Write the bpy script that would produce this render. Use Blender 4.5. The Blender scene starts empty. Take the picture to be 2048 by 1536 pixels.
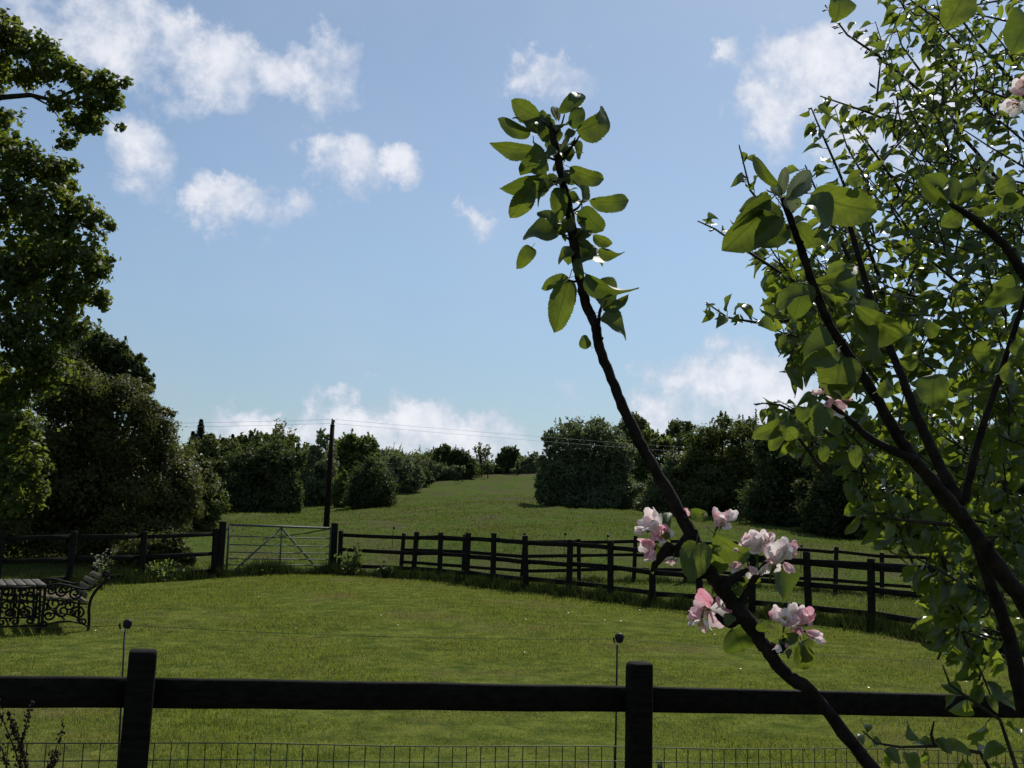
import bpy, math, random
import numpy as np
from mathutils import Vector, Matrix

random.seed(7)
rng = np.random.default_rng(7)
R = math.radians
scene = bpy.context.scene
col = scene.collection

# ------------------------------------------------------------------ camera
FPX = 1880.0                      # focal length in pixels of the 2048 px wide photograph
CAM = Vector((0.0, 0.0, 1.55))
ROT = Matrix.Rotation(R(90 + 8.7), 3, 'X') @ Matrix.Rotation(R(1.3), 3, 'Z')
cd = bpy.data.cameras.new('camera')
cd.sensor_width = 36.0
cd.lens = 36.0 * FPX / 2048.0
cd.clip_start, cd.clip_end = 0.05, 6000.0
cam = bpy.data.objects.new('camera', cd)
cam.matrix_world = Matrix.Translation(CAM) @ ROT.to_4x4()
col.objects.link(cam)
scene.camera = cam

# ------------------------------------------------------------------ sun, exposure
SUN_EL, SUN_AZ = 50.0, 24.0       # azimuth to the right of the view (+Y)
SUN = Vector((math.sin(R(SUN_AZ)) * math.cos(R(SUN_EL)), math.cos(R(SUN_AZ)) * math.cos(R(SUN_EL)), math.sin(R(SUN_EL))))
sl = bpy.data.lights.new('sun', 'SUN')
sl.energy, sl.angle, sl.color = 4.8, R(0.53), (1.0, 0.95, 0.86)
so = bpy.data.objects.new('sun', sl)
so.rotation_euler = SUN.to_track_quat('Z', 'Y').to_euler()
so.location = (0, 0, 40)
col.objects.link(so)
vs = scene.view_settings
scene.display_settings.display_device = 'sRGB'
vs.view_transform, vs.look, vs.exposure, vs.gamma = 'Standard', 'None', 0.12, 1.0
vs.use_curve_mapping = False
scene.cycles.max_bounces = 8
scene.cycles.transparent_max_bounces = 8
scene.cycles.use_denoising = True


def ray(px, py):
    return ROT @ Vector(((px - 1024) / FPX, -(py - 768) / FPX, -1.0))


def at(px, py, Y):
    """world point on the sight line of a photo pixel at forward distance Y"""
    d = ray(px, py)
    return CAM + d * (Y / d.y)


def pix(P):
    """photo pixel of world points (n,3)"""
    P = np.asarray(P, float) - np.array(CAM)
    q = P @ np.array(ROT)
    return np.stack([1024 + FPX * q[:, 0] / -q[:, 2], 768 - FPX * q[:, 1] / -q[:, 2]], 1)


# ------------------------------------------------------------------ world: Nishita sky with cumulus
W = bpy.data.worlds.new('World')
scene.world = W
W.use_nodes = True
nt = W.node_tree
nt.nodes.clear()
SKY_STRENGTH = 0.10


def N(tree, kind, **kw):
    n = tree.nodes.new(kind)
    for k, v in kw.items():
        setattr(n, k, v)
    return n


def L(tree, a, b):
    tree.links.new(a, b)


def math_node(tree, op, a, b=None, clamp=False):
    n = N(tree, 'ShaderNodeMath', operation=op)
    n.use_clamp = clamp
    for i, v in enumerate((a, b)):
        if v is None:
            continue
        if isinstance(v, (int, float)):
            n.inputs[i].default_value = v
        else:
            L(tree, v, n.inputs[i])
    return n.outputs[0]


def map_range(tree, v, a, b, c=0.0, d=1.0, smooth=True):
    n = N(tree, 'ShaderNodeMapRange')
    n.interpolation_type = 'SMOOTHSTEP' if smooth else 'LINEAR'
    L(tree, v, n.inputs['Value'])
    for k, x in (('From Min', a), ('From Max', b), ('To Min', c), ('To Max', d)):
        n.inputs[k].default_value = x
    return n.outputs['Result']


def noise(tree, vec, scale, detail=6, rough=0.55, out='Fac', dist=0.0):
    n = N(tree, 'ShaderNodeTexNoise')
    n.inputs['Scale'].default_value = scale
    n.inputs['Detail'].default_value = detail
    n.inputs['Roughness'].default_value = rough
    n.inputs['Distortion'].default_value = dist
    if vec is not None:
        L(tree, vec, n.inputs['Vector'])
    return n.outputs[out]


def mix_col(tree, fac, a, b, blend='MIX'):
    n = N(tree, 'ShaderNodeMix', data_type='RGBA', blend_type=blend)
    n.clamp_factor = True
    for sock, v in ((n.inputs[0], fac), (n.inputs[6], a), (n.inputs[7], b)):
        if isinstance(v, (int, float)):
            sock.default_value = v
        elif isinstance(v, tuple):
            sock.default_value = (*v, 1.0)[:4]
        else:
            L(tree, v, sock)
    return n.outputs[2]


tc = N(nt, 'ShaderNodeTexCoord')
sep = N(nt, 'ShaderNodeSeparateXYZ')
L(nt, tc.outputs['Generated'], sep.inputs[0])
az = math_node(nt, 'ARCTAN2', sep.outputs['X'], sep.outputs['Y'])
el = math_node(nt, 'ARCSINE', sep.outputs['Z'])
cmb = N(nt, 'ShaderNodeCombineXYZ')
L(nt, az, cmb.inputs[0])
L(nt, el, cmb.inputs[1])
uv = cmb.outputs[0]
# ragged edges: shift the look-up by noise
nz = noise(nt, tc.outputs['Generated'], 9.0, 8, 0.62, 'Color')
sub = N(nt, 'ShaderNodeVectorMath', operation='SUBTRACT')
L(nt, nz, sub.inputs[0])
sub.inputs[1].default_value = (0.5, 0.5, 0.5)
scl = N(nt, 'ShaderNodeVectorMath', operation='SCALE')
L(nt, sub.outputs[0], scl.inputs[0])
scl.inputs['Scale'].default_value = 0.11
add = N(nt, 'ShaderNodeVectorMath', operation='ADD')
L(nt, uv, add.inputs[0])
L(nt, scl.outputs[0], add.inputs[1])
nz2 = noise(nt, tc.outputs['Generated'], 34.0, 8, 0.65, 'Color')
sub2 = N(nt, 'ShaderNodeVectorMath', operation='SUBTRACT')
L(nt, nz2, sub2.inputs[0])
sub2.inputs[1].default_value = (0.5, 0.5, 0.5)
scl2 = N(nt, 'ShaderNodeVectorMath', operation='SCALE')
L(nt, sub2.outputs[0], scl2.inputs[0])
scl2.inputs['Scale'].default_value = 0.045
add2 = N(nt, 'ShaderNodeVectorMath', operation='ADD')
L(nt, add.outputs[0], add2.inputs[0])
L(nt, scl2.outputs[0], add2.inputs[1])
uvd = add2.outputs[0]
CLOUDS = [  # pixel x, y, half width, half height, thickness
    (120, 8, 230, 55, .8), (280, 30, 200, 60, 1.0), (420, 70, 110, 60, 1.0), (640, 95, 90, 60, 1.0), (540, 95, 90, 45, .95), (330, 100, 120, 30, .45),
    (285, 265, 60, 65, .8), (225, 325, 60, 40, .55), (680, 305, 75, 55, .95), (805, 312, 42, 42, .95), (620, 265, 35, 25, .5),
    (455, 375, 75, 50, .95), (520, 420, 50, 40, .8), (595, 415, 60, 38, .65), (952, 425, 42, 34, .8), (1035, 455, 30, 22, .3),
    (700, 455, 22, 30, .3), (1095, 130, 72, 42, .85), (1020, 190, 50, 30, .3), (1470, 105, 36, 24, .65), (1620, 130, 120, 75, 1.0),
    (1540, 200, 90, 55, .95), (1740, 170, 120, 95, 1.0), (1580, 250, 28, 26, .6), (1870, 170, 130, 110, .9), (1850, 290, 120, 50, .6),
    (1440, 740, 130, 90, 1.0), (1520, 800, 120, 80, 1.0), (1360, 800, 110, 70, .95), (1130, 790, 65, 46, .62),
    (710, 845, 90, 55, 1.0), (830, 840, 95, 62, 1.0), (940, 875, 120, 50, 1.0), (550, 858, 110, 44, 1.0), (600, 900, 200, 50, .9), (640, 890, 130, 45, .9),
    (1010, 850, 60, 40, .6), (1230, 850, 110, 55, .55), (810, 895, 280, 50, .95), (1050, 900, 160, 40, .55),
]
fld = None
for (px, py, hw, hh, s) in CLOUDS:
    d = ray(px, py).normalized()
    a0, e0 = math.atan2(d.x, d.y), math.asin(d.z)
    ia, ie = FPX / (hw * 1.6), FPX / (hh * 1.55)
    ma = N(nt, 'ShaderNodeVectorMath', operation='MULTIPLY_ADD')
    L(nt, uvd, ma.inputs[0])
    ma.inputs[1].default_value = (ia, ie, 0)
    ma.inputs[2].default_value = (-a0 * ia, -e0 * ie, 0)
    ln = N(nt, 'ShaderNodeVectorMath', operation='LENGTH')
    # crisp above, trailing off below
    m1 = N(nt, 'ShaderNodeVectorMath', operation='MULTIPLY')
    L(nt, ma.outputs[0], m1.inputs[0])
    m1.inputs[1].default_value = (1, 1.45, 0)
    m2 = N(nt, 'ShaderNodeVectorMath', operation='MULTIPLY')
    L(nt, ma.outputs[0], m2.inputs[0])
    m2.inputs[1].default_value = (-1, -0.6, 0)
    m3 = N(nt, 'ShaderNodeVectorMath', operation='MAXIMUM')
    L(nt, m1.outputs[0], m3.inputs[0])
    L(nt, m2.outputs[0], m3.inputs[1])
    L(nt, m3.outputs[0], ln.inputs[0])
    m = map_range(nt, ln.outputs['Value'], 1.35, 0.15, 0.0, s)
    fld = m if fld is None else math_node(nt, 'MAXIMUM', fld, m)
# the same sort of cumulus goes on round the rest of the sky
gen = map_range(nt, noise(nt, tc.outputs['Generated'], 3.1, 3, 0.5), 0.52, 0.68, 0.0, 0.9)
out_az = map_range(nt, math_node(nt, 'ABSOLUTE', az), 0.50, 0.62)
out_el = map_range(nt, el, 0.57, 0.68)
gen = math_node(nt, 'MULTIPLY', gen, math_node(nt, 'MAXIMUM', out_az, out_el))
fld = math_node(nt, 'MAXIMUM', fld, gen)
fine = noise(nt, tc.outputs['Generated'], 17.0, 9, 0.62)
fine2 = noise(nt, tc.outputs['Generated'], 46.0, 6, 0.6)
f = math_node(nt, 'ADD', fld, math_node(nt, 'MULTIPLY', math_node(nt, 'SUBTRACT', fine, 0.5), 1.85))
f = math_node(nt, 'ADD', f, math_node(nt, 'MULTIPLY', math_node(nt, 'SUBTRACT', fine2, 0.5), 0.45))
gate_ = map_range(nt, fld, 0.02, 0.30)
cover = math_node(nt, 'MULTIPLY', map_range(nt, f, 0.20, 1.08), gate_)
veil = math_node(nt, 'MULTIPLY', map_range(nt, noise(nt, tc.outputs['Generated'], 4.0, 5, 0.6), 0.34, 0.8, 0.50, 1.0), 0.31)
cover = math_node(nt, 'MAXIMUM', cover, veil)
cover = math_node(nt, 'MULTIPLY', cover, 0.90)
sky = N(nt, 'ShaderNodeTexSky', sky_type='NISHITA')
sky.sun_disc = False
sky.sun_elevation, sky.sun_rotation = R(SUN_EL), R(SUN_AZ)
sky.altitude = 50
sky.air_density, sky.dust_density, sky.ozone_density = 1.0, 0.35, 1.0
shade = map_range(nt, math_node(nt, 'ADD', f, math_node(nt, 'MULTIPLY', fine2, 0.5)), 0.7, 1.7)
cc = mix_col(nt, shade, tuple(v / SKY_STRENGTH for v in (0.50, 0.56, 0.68)), tuple(v / SKY_STRENGTH for v in (0.86, 0.86, 0.90)))
# sky colour dimmed towards the horizon
horizon_dim = map_range(nt, el, -0.05, 0.34, 0.56, 1.0)
skb = N(nt, 'ShaderNodeVectorMath', operation='SCALE')
L(nt, sky.outputs[0], skb.inputs[0])
L(nt, horizon_dim, skb.inputs['Scale'])
skt = N(nt, 'ShaderNodeVectorMath', operation='MULTIPLY')
L(nt, skb.outputs[0], skt.inputs[0])
skt.inputs[1].default_value = (0.93, 1.0, 0.985)
skyc = mix_col(nt, cover, skt.outputs[0], cc)
bg = N(nt, 'ShaderNodeBackground')
bg.inputs['Strength'].default_value = SKY_STRENGTH
L(nt, skyc, bg.inputs['Color'])
wo = N(nt, 'ShaderNodeOutputWorld')
L(nt, bg.outputs[0], wo.inputs[0])

# ------------------------------------------------------------------ materials


def new_mat(name):
    m = bpy.data.materials.new(name)
    m.use_nodes = True
    t = m.node_tree
    b = t.nodes['Principled BSDF']
    return m, t, b


def simple(name, c, rough=0.7, spec=0.3, metal=0.0, var=0.35, scale=18.0, stretch=None, bump=0.0):
    """noise-mottled surface"""
    m, t, b = new_mat(name)
    co = N(t, 'ShaderNodeTexCoord').outputs['Object']
    if stretch:
        mp = N(t, 'ShaderNodeMapping')
        mp.inputs['Scale'].default_value = stretch
        L(t, co, mp.inputs[0])
        co = mp.outputs[0]
    n = noise(t, co, scale, 6, 0.6)
    lo = tuple(x * (1 - var) for x in c)
    hi = tuple(min(1, x * (1 + var)) for x in c)
    L(t, mix_col(t, map_range(t, n, 0.3, 0.7), lo, hi), b.inputs['Base Color'])
    b.inputs['Roughness'].default_value = rough
    b.inputs['Specular IOR Level'].default_value = spec
    b.inputs['Metallic'].default_value = metal
    if bump:
        bp = N(t, 'ShaderNodeBump')
        bp.inputs['Strength'].default_value = bump
        bp.inputs['Distance'].default_value = 0.01
        L(t, n, bp.inputs['Height'])
        L(t, bp.outputs[0], b.inputs['Normal'])
    return m


def foliage(name, c, c2, trans=0.35, tcol=None, rough=0.5, spec=0.3, veins=False, back=None, patchy=None):
    """two-sided leaf: reflecting face plus light coming through; hue differs leaf by leaf"""
    m, t, b = new_mat(name)
    g = N(t, 'ShaderNodeNewGeometry')
    oi = N(t, 'ShaderNodeObjectInfo')
    rnd = math_node(t, 'FRACT', math_node(t, 'ADD', g.outputs['Random Per Island'], oi.outputs['Random']))
    base = mix_col(t, rnd, c, c2)
    tc_ = tcol or tuple(min(1, v * 2.2) for v in c)
    tcv = mix_col(t, rnd, tuple(v * 0.75 for v in tc_), (min(1, tc_[0] * 1.3), tc_[1] * 1.12, tc_[2]))
    if veins:
        co = N(t, 'ShaderNodeTexCoord').outputs['Object']
        s = N(t, 'ShaderNodeSeparateXYZ')
        L(t, co, s.inputs[0])
        ay = math_node(t, 'ABSOLUTE', s.outputs['Y'])
        mid = map_range(t, ay, 0.045, 0.01)
        ph = math_node(t, 'SUBTRACT', s.outputs['X'], math_node(t, 'MULTIPLY', ay, 0.55))
        tri = math_node(t, 'ABSOLUTE', math_node(t, 'SUBTRACT', math_node(t, 'FRACT', math_node(t, 'MULTIPLY', ph, 8.0)), 0.5))
        side = map_range(t, tri, 0.10, 0.02, 0.0, 0.7)
        v = math_node(t, 'MAXIMUM', mid, side)
        blot = map_range(t, noise(t, co, 5.0, 5, 0.6), 0.35, 0.75, 0.0, 0.75)
        base = mix_col(t, math_node(t, 'MULTIPLY', v, 0.5), base, (0.12, 0.16, 0.06))
        base = mix_col(t, math_node(t, 'MULTIPLY', blot, 0.5), base, tuple(x * 0.5 for x in c))
        tcv = mix_col(t, math_node(t, 'MULTIPLY', v, 0.6), tcv, tuple(x * 0.38 for x in tc_))
        tcv = mix_col(t, blot, tcv, tuple(x * 0.62 for x in tc_))
        bp = N(t, 'ShaderNodeBump')
        bp.inputs['Strength'].default_value = 0.35
        bp.inputs['Distance'].default_value = 0.002
        L(t, v, bp.inputs['Height'])
        L(t, bp.outputs[0], b.inputs['Normal'])
    if patchy:     # drifts of browner and darker turf
        co = N(t, 'ShaderNodeTexCoord').outputs['Object']
        k1 = map_range(t, noise(t, co, patchy, 6, .62), .46, .66, 0, .75)
        k2 = map_range(t, noise(t, co, patchy * 2.7, 5, .65), .50, .68, 0, .7)
        base = mix_col(t, k1, base, (0.105, 0.090, 0.038))
        base = mix_col(t, k2, base, tuple(x * .5 for x in c))
        tcv = mix_col(t, k1, tcv, (tc_[0] * .95, tc_[1] * .72, tc_[2]))
        tcv = mix_col(t, k2, tcv, tuple(x * .5 for x in tc_))
    if back:
        base = mix_col(t, g.outputs['Backfacing'], base, back)
    L(t, base, b.inputs['Base Color'])
    b.inputs['Roughness'].default_value = rough
    b.inputs['Specular IOR Level'].default_value = spec
    tr = N(t, 'ShaderNodeBsdfTranslucent')
    L(t, tcv, tr.inputs['Color'])
    mx = N(t, 'ShaderNodeMixShader')
    mx.inputs[0].default_value = trans
    L(t, b.outputs[0], mx.inputs[1])
    L(t, tr.outputs[0], mx.inputs[2])
    L(t, mx.outputs[0], t.nodes['Material Output'].inputs['Surface'])
    return m


M = {}
M['near_wood'] = simple('dark_stained_wood', (0.009, 0.008, 0.007), 0.85, 0.06, var=0.5, scale=6, stretch=(1, 9, 9), bump=0.4)
M['fence_wood'] = simple('weathered_dark_wood', (0.012, 0.011, 0.009), 0.8, 0.08, var=0.5, scale=5, stretch=(1, 6, 6), bump=0.4)
M['pole_wood'] = simple('creosoted_pole', (0.014, 0.010, 0.008), 0.85, 0.08, var=0.4, scale=7, stretch=(3, 3, .5))
M['galv'] = simple('galvanised_steel', (0.06, 0.075, 0.068), 0.6, 0.25, metal=0.0, var=0.3, scale=9)
M['iron'] = simple('black_cast_iron', (0.008, 0.008, 0.008), 0.55, 0.12, var=0.3, scale=30)
M['slat'] = simple('worn_bench_slat', (0.085, 0.072, 0.042), 0.7, 0.15, var=0.4, scale=6, stretch=(1, 9, 9), bump=0.3)
M['table_slat'] = simple('grey_table_slat', (0.07, 0.063, 0.052), 0.6, 0.3, var=0.35, scale=6, stretch=(1, 9, 9), bump=0.3)
M['plastic'] = simple('black_plastic', (0.012, 0.012, 0.017), 0.55, 0.15, var=0.2)
M['pale_plastic'] = simple('pale_plastic', (0.5, 0.5, 0.45), 0.5, 0.4, var=0.2)
M['wire'] = simple('green_coated_wire', (0.012, 0.026, 0.018), 0.5, 0.12, var=0.5, scale=9)
M['cable'] = simple('grey_cable', (0.30, 0.30, 0.34), 0.7, 0.1)
M['bark'] = simple('tree_bark', (0.035, 0.029, 0.022), 0.9, 0.15, var=0.5, scale=14, bump=0.6)
M['apple_bark'] = simple('apple_bark', (0.014, 0.010, 0.009), 0.8, 0.10, var=0.55, scale=45, bump=0.6)
M['dock'] = simple('dead_dock', (0.026, 0.018, 0.012), 0.85, 0.1, var=0.5, scale=60)
M['ceramic'] = simple('brown_insulator', (0.10, 0.05, 0.025), 0.3, 0.5)

M['oak'] = foliage('oak_leaf', (0.040, 0.062, 0.020), (0.066, 0.082, 0.026), 0.45, (0.18, 0.25, 0.035), spec=0.2)
M['hawthorn'] = foliage('hawthorn_leaf', (0.050, 0.068, 0.022), (0.090, 0.090, 0.034), 0.32, (0.15, 0.18, 0.035), spec=0.1)
M['dark_leaf'] = foliage('dark_tree_leaf', (0.036, 0.056, 0.024), (0.054, 0.070, 0.030), 0.34, (0.11, 0.155, 0.035), spec=0.1)
M['mid_leaf'] = foliage('green_tree_leaf', (0.056, 0.090, 0.028), (0.088, 0.110, 0.036), 0.40, (0.18, 0.26, 0.04), spec=0.1)
M['grey_leaf'] = foliage('grey_green_leaf', (0.074, 0.104, 0.054), (0.110, 0.134, 0.076), 0.40, (0.18, 0.24, 0.09), spec=0.1)
M['brown_leaf'] = foliage('olive_brown_leaf', (0.054, 0.078, 0.028), (0.084, 0.098, 0.038), 0.38, (0.15, 0.20, 0.04), spec=0.1)
M['lime_leaf'] = foliage('fresh_green_leaf', (0.05, 0.085, 0.018), (0.075, 0.10, 0.022), 0.4, (0.18, 0.25, 0.03))
M['conifer'] = foliage('conifer_needles', (0.020, 0.032, 0.022), (0.032, 0.044, 0.028), 0.15, (0.04, 0.06, 0.03), spec=0.1)
M['blossomy'] = foliage('may_blossom', (0.30, 0.28, 0.22), (0.42, 0.38, 0.30), 0.3, (0.4, 0.36, 0.25))
M['apple_leaf'] = foliage('apple_leaf', (0.028, 0.052, 0.016), (0.040, 0.064, 0.020), 0.40, (0.15, 0.215, 0.022), 0.5, 0.22, veins=True, back=(0.060, 0.085, 0.040))
M['woolly'] = foliage('woolly_young_leaf', (0.20, 0.24, 0.20), (0.26, 0.29, 0.24), 0.25, (0.25, 0.3, 0.15), 0.8, 0.1, veins=True)
M['pear_leaf'] = foliage('glossy_small_leaf', (0.026, 0.050, 0.014), (0.046, 0.072, 0.018), 0.43, (0.20, 0.285, 0.025), 0.30, 0.5)
M['bud'] = foliage('brown_catkin', (0.030, 0.016, 0.012), (0.05, 0.022, 0.015), 0.1, (0.05, 0.03, 0.02))
M['lawn_blade'] = foliage('lawn_blade', (0.072, 0.104, 0.020), (0.122, 0.138, 0.034), 0.44, (0.21, 0.265, 0.036), 0.7, 0.05, patchy=.55)
M['field_blade'] = foliage('field_blade', (0.050, 0.082, 0.020), (0.086, 0.102, 0.034), 0.42, (0.14, 0.20, 0.03), 0.8, 0.03, patchy=.3)
M['weed'] = foliage('weed_leaf', (0.045, 0.070, 0.020), (0.06, 0.085, 0.03), 0.35, (0.14, 0.20, 0.03))
M['rank'] = foliage('rank_grass_shaded', (0.022, 0.036, 0.012), (0.040, 0.048, 0.018), 0.25, (0.05, 0.08, 0.016), 0.8, 0.03)  # dark weeds, with the shade of the rails painted into the green
M['daisy'] = simple('daisy_white', (0.75, 0.75, 0.7), 0.6, 0.2, var=0.1)


def petal_material():
    m, t, b = new_mat('apple_petal')
    co = N(t, 'ShaderNodeTexCoord').outputs['Object']
    s = N(t, 'ShaderNodeSeparateXYZ')
    L(t, co, s.inputs[0])
    oi = N(t, 'ShaderNodeObjectInfo')
    streak = noise(t, co, 5.0, 5, 0.65)
    k = math_node(t, 'ADD', math_node(t, 'MULTIPLY', streak, 0.9), math_node(t, 'MULTIPLY', oi.outputs['Random'], 0.5))
    pink = map_range(t, k, 0.54, 1.12)
    c = mix_col(t, pink, (0.84, 0.78, 0.77), (0.66, 0.20, 0.31))
    g = N(t, 'ShaderNodeNewGeometry')
    L(t, c, b.inputs['Base Color'])
    b.inputs['Roughness'].default_value = 0.55
    b.inputs['Specular IOR Level'].default_value = 0.3
    tr = N(t, 'ShaderNodeBsdfTranslucent')
    L(t, c, tr.inputs['Color'])
    mx = N(t, 'ShaderNodeMixShader')
    mx.inputs[0].default_value = 0.42
    L(t, b.outputs[0], mx.inputs[1])
    L(t, tr.outputs[0], mx.inputs[2])
    L(t, mx.outputs[0], t.nodes['Material Output'].inputs['Surface'])
    return m


M['petal'] = petal_material()
M['stamen'] = foliage('stamen', (0.45, 0.30, 0.08), (0.55, 0.42, 0.15), 0.2, (0.5, 0.35, 0.1))

# ------------------------------------------------------------------ mesh helpers


def mesh_np(name, V, F, mat, smooth=False):
    """V (n,3); F (m,k) or list of arrays with different k"""
    me = bpy.data.meshes.new(name)
    V = np.asarray(V, np.float32)
    Fs = F if isinstance(F, list) else [F]
    Fs = [np.asarray(f, np.int32) for f in Fs if len(f)]
    me.vertices.add(len(V))
    me.vertices.foreach_set('co', V.ravel())
    loops = np.concatenate([f.ravel() for f in Fs])
    tot = np.concatenate([np.full(len(f), f.shape[1], np.int32) for f in Fs])
    me.loops.add(len(loops))
    me.loops.foreach_set('vertex_index', loops)
    me.polygons.add(len(tot))
    st = np.zeros(len(tot), np.int32)
    st[1:] = np.cumsum(tot)[:-1]
    me.polygons.foreach_set('loop_start', st)
    me.polygons.foreach_set('loop_total', tot)
    if smooth:
        me.polygons.foreach_set('use_smooth', np.ones(len(tot), bool))
    me.update(calc_edges=True)
    me.validate()
    if mat:
        me.materials.append(mat)
    return me


class MB:
    """collects shapes into one mesh"""

    def __init__(s):
        s.v, s.q, s.t, s.n = [], [], [], 0

    def add(s, V, quads=None, tris=None):
        V = np.asarray(V, float)
        if quads is not None and len(quads):
            s.q.append(np.asarray(quads) + s.n)
        if tris is not None and len(tris):
            s.t.append(np.asarray(tris) + s.n)
        s.v.append(V)
        s.n += len(V)

    def tube(s, P, rad, seg=6, cap=True):
        P = np.asarray([tuple(p) for p in P], float)
        n = len(P)
        rad = np.full(n, rad) if np.isscalar(rad) else np.asarray(rad, float)
        T = np.gradient(P, axis=0)
        T /= np.linalg.norm(T, axis=1)[:, None] + 1e-12
        up = np.array([0, 0, 1.0]) if abs(T[0][2]) < 0.9 else np.array([1.0, 0, 0])
        V = []
        a = np.arange(seg) * 2 * math.pi / seg
        for i in range(n):
            x = np.cross(up, T[i])
            x /= np.linalg.norm(x) + 1e-12
            y = np.cross(T[i], x)
            up = y if abs(np.dot(y, T[min(i + 1, n - 1)])) < 0.9 else up
            V.append(P[i] + rad[i] * (np.cos(a)[:, None] * x + np.sin(a)[:, None] * y))
        V = np.concatenate(V)
        Q = []
        for i in range(n - 1):
            for j in range(seg):
                k = (j + 1) % seg
                Q.append((i * seg + j, i * seg + k, (i + 1) * seg + k, (i + 1) * seg + j))
        Tt = []
        if cap:
            V = np.concatenate([V, P[:1], P[-1:]])
            for j in range(seg):
                k = (j + 1) % seg
                Tt.append((n * seg, k, j))
                Tt.append((n * seg + 1, (n - 1) * seg + j, (n - 1) * seg + k))
        s.add(V, Q, Tt)

    def ring_stack(s, rings):
        """rings of equal length, closed top and bottom"""
        k = len(rings[0])
        V = np.concatenate([np.asarray(r, float) for r in rings])
        Q = []
        for i in range(len(rings) - 1):
            for j in range(k):
                m = (j + 1) % k
                Q.append((i * k + j, i * k + m, (i + 1) * k + m, (i + 1) * k + j))
        c0, c1 = V[:k].mean(0), V[-k:].mean(0)
        n = len(V)
        V = np.concatenate([V, [c0, c1]])
        b = (len(rings) - 1) * k
        T = [(n, (j + 1) % k, j) for j in range(k)] + [(n + 1, b + j, b + (j + 1) % k) for j in range(k)]
        s.add(V, Q, T)

    def bar(s, a, b, w, h, up=(0, 0, 1), cuts=1, jitter=0.0, bev=0.0):
        """box-section bar from a to b: w across, h along up; optional wobble and chamfered edges"""
        a, b = Vector(a), Vector(b)
        d = (b - a).normalized()
        u = Vector(up)
        side = d.cross(u).normalized()
        u = side.cross(d).normalized()
        bev = bev or min(w, h) * 0.12
        rings = []
        x, y = w / 2, h / 2
        prof = [(-x + bev, -y), (x - bev, -y), (x, -y + bev), (x, y - bev), (x - bev, y), (-x + bev, y), (-x, y - bev), (-x, -y + bev)]
        for i in range(cuts + 1):
            p = a.lerp(b, i / cuts)
            if jitter and 0 < i < cuts:
                p = p + u * random.uniform(-jitter, jitter) + side * random.uniform(-jitter, jitter) * .4
            rings.append([tuple(p + side * (px_ * random.uniform(1 - jitter * 2, 1)) + u * py_) for px_, py_ in prof])
        s.ring_stack(rings)

    def mesh(s, name, mat, smooth=False):
        V = np.concatenate(s.v)
        F = []
        if s.q:
            F.append(np.concatenate(s.q))
        if s.t:
            F.append(np.concatenate(s.t))
        return mesh_np(name, V, F, mat, smooth)

    def build(s, name, mat, parent=None, smooth=False):
        return link(name, s.mesh(name, mat, smooth), parent)


def link(name, me, parent=None, mw=None):
    o = bpy.data.objects.new(name, me)
    col.objects.link(o)
    if parent is not None:
        o.parent = parent
        w = Matrix.Identity(4) if mw is None else mw
        o.matrix_basis = PINV[parent.name] @ w
        PINV[o.name] = w.inverted()
    else:
        if mw is not None:
            o.matrix_basis = mw
        PINV[o.name] = o.matrix_basis.inverted()
    return o


PINV = {}


def tag(o, label=None, cat=None, group=None, kind=None):
    for k, v in (('label', label), ('category', cat), ('group', group), ('kind', kind)):
        if v:
            o[k] = v
    return o


def thing(name, label, cat, loc, group=None):
    o = bpy.data.objects.new(name, None)
    o.empty_display_size = 0.2
    o.location = loc
    col.objects.link(o)
    PINV[o.name] = Matrix.Translation(Vector(loc)).inverted()
    return tag(o, label, cat, group)


# ------------------------------------------------------------------ terrain
ctrl = []
for (x, y) in ((-8, 0), (0, 0), (8, 0), (-8, 6), (0, 6), (8, 6), (-5, 10), (0, 10), (5, 10), (-20, 3), (20, 3), (-20, -20), (20, -20), (0, -20)):
    ctrl.append((x, y, 0.0))
for (px, py, Y) in ((180, 1262, 13), (443, 1155, 23), (671, 1148, 25), (295, 1166, 21.5), (1920, 1290, 13.6), (1735, 1258, 15.6), (1610, 1240, 16.5),
                    (1305, 1212, 18), (1140, 1192, 19.2), (990, 1175, 21), (885, 1160, 22.6), (807, 1142, 28), (1046, 1166, 24.8), (1268, 1163, 24.5),
                    (1665, 1185, 24.5), (1845, 1200, 24), (655, 1064, 36), (500, 1048, 36), (400, 1042, 40), (520, 1030, 52), (700, 1018, 60), (760, 1014, 60),
                    (800, 1001, 70), (870, 976, 86), (950, 955, 102), (1000, 950, 108), (1060, 948, 110), (1100, 1008, 64), (1190, 1016, 60), (1000, 1075, 31),
                    (1000, 1048, 39), (1000, 1010, 58), (1000, 978, 84), (1200, 1040, 46), (1350, 1030, 54), (1268, 1085, 32), (1550, 1062, 46),
                    (1700, 1085, 40), (1700, 1100, 33), (1850, 1095, 40), (2000, 1100, 40), (300, 1040, 42), (100, 1050, 40), (-100, 1060, 38)):
    p = at(px, py, Y)
    ctrl.append((p.x, p.y, p.z))
ctrl += [(-60, 60, 3), (60, 60, 3), (-40, 110, 6), (45, 110, 6), (0, 150, 9.0), (-80, 130, 6), (80, 130, 6), (-50, 20, .5), (50, 20, .3)]
C3 = np.array(ctrl)
CX, CZ = C3[:, :2] / 20.0, C3[:, 2]


def _U(r2):
    return 0.5 * r2 * np.log(r2 + 1e-12)


_n = len(CX)
_K = _U(((CX[:, None] - CX[None]) ** 2).sum(-1)) + 0.002 * np.eye(_n)
_P = np.c_[np.ones(_n), CX]
_A = np.block([[_K, _P], [_P.T, np.zeros((3, 3))]])
_w = np.linalg.solve(_A, np.r_[CZ, 0, 0, 0])


def smooth01(a, b, x):
    t = np.clip((x - a) / (b - a), 0, 1)
    return t * t * (3 - 2 * t)


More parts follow.
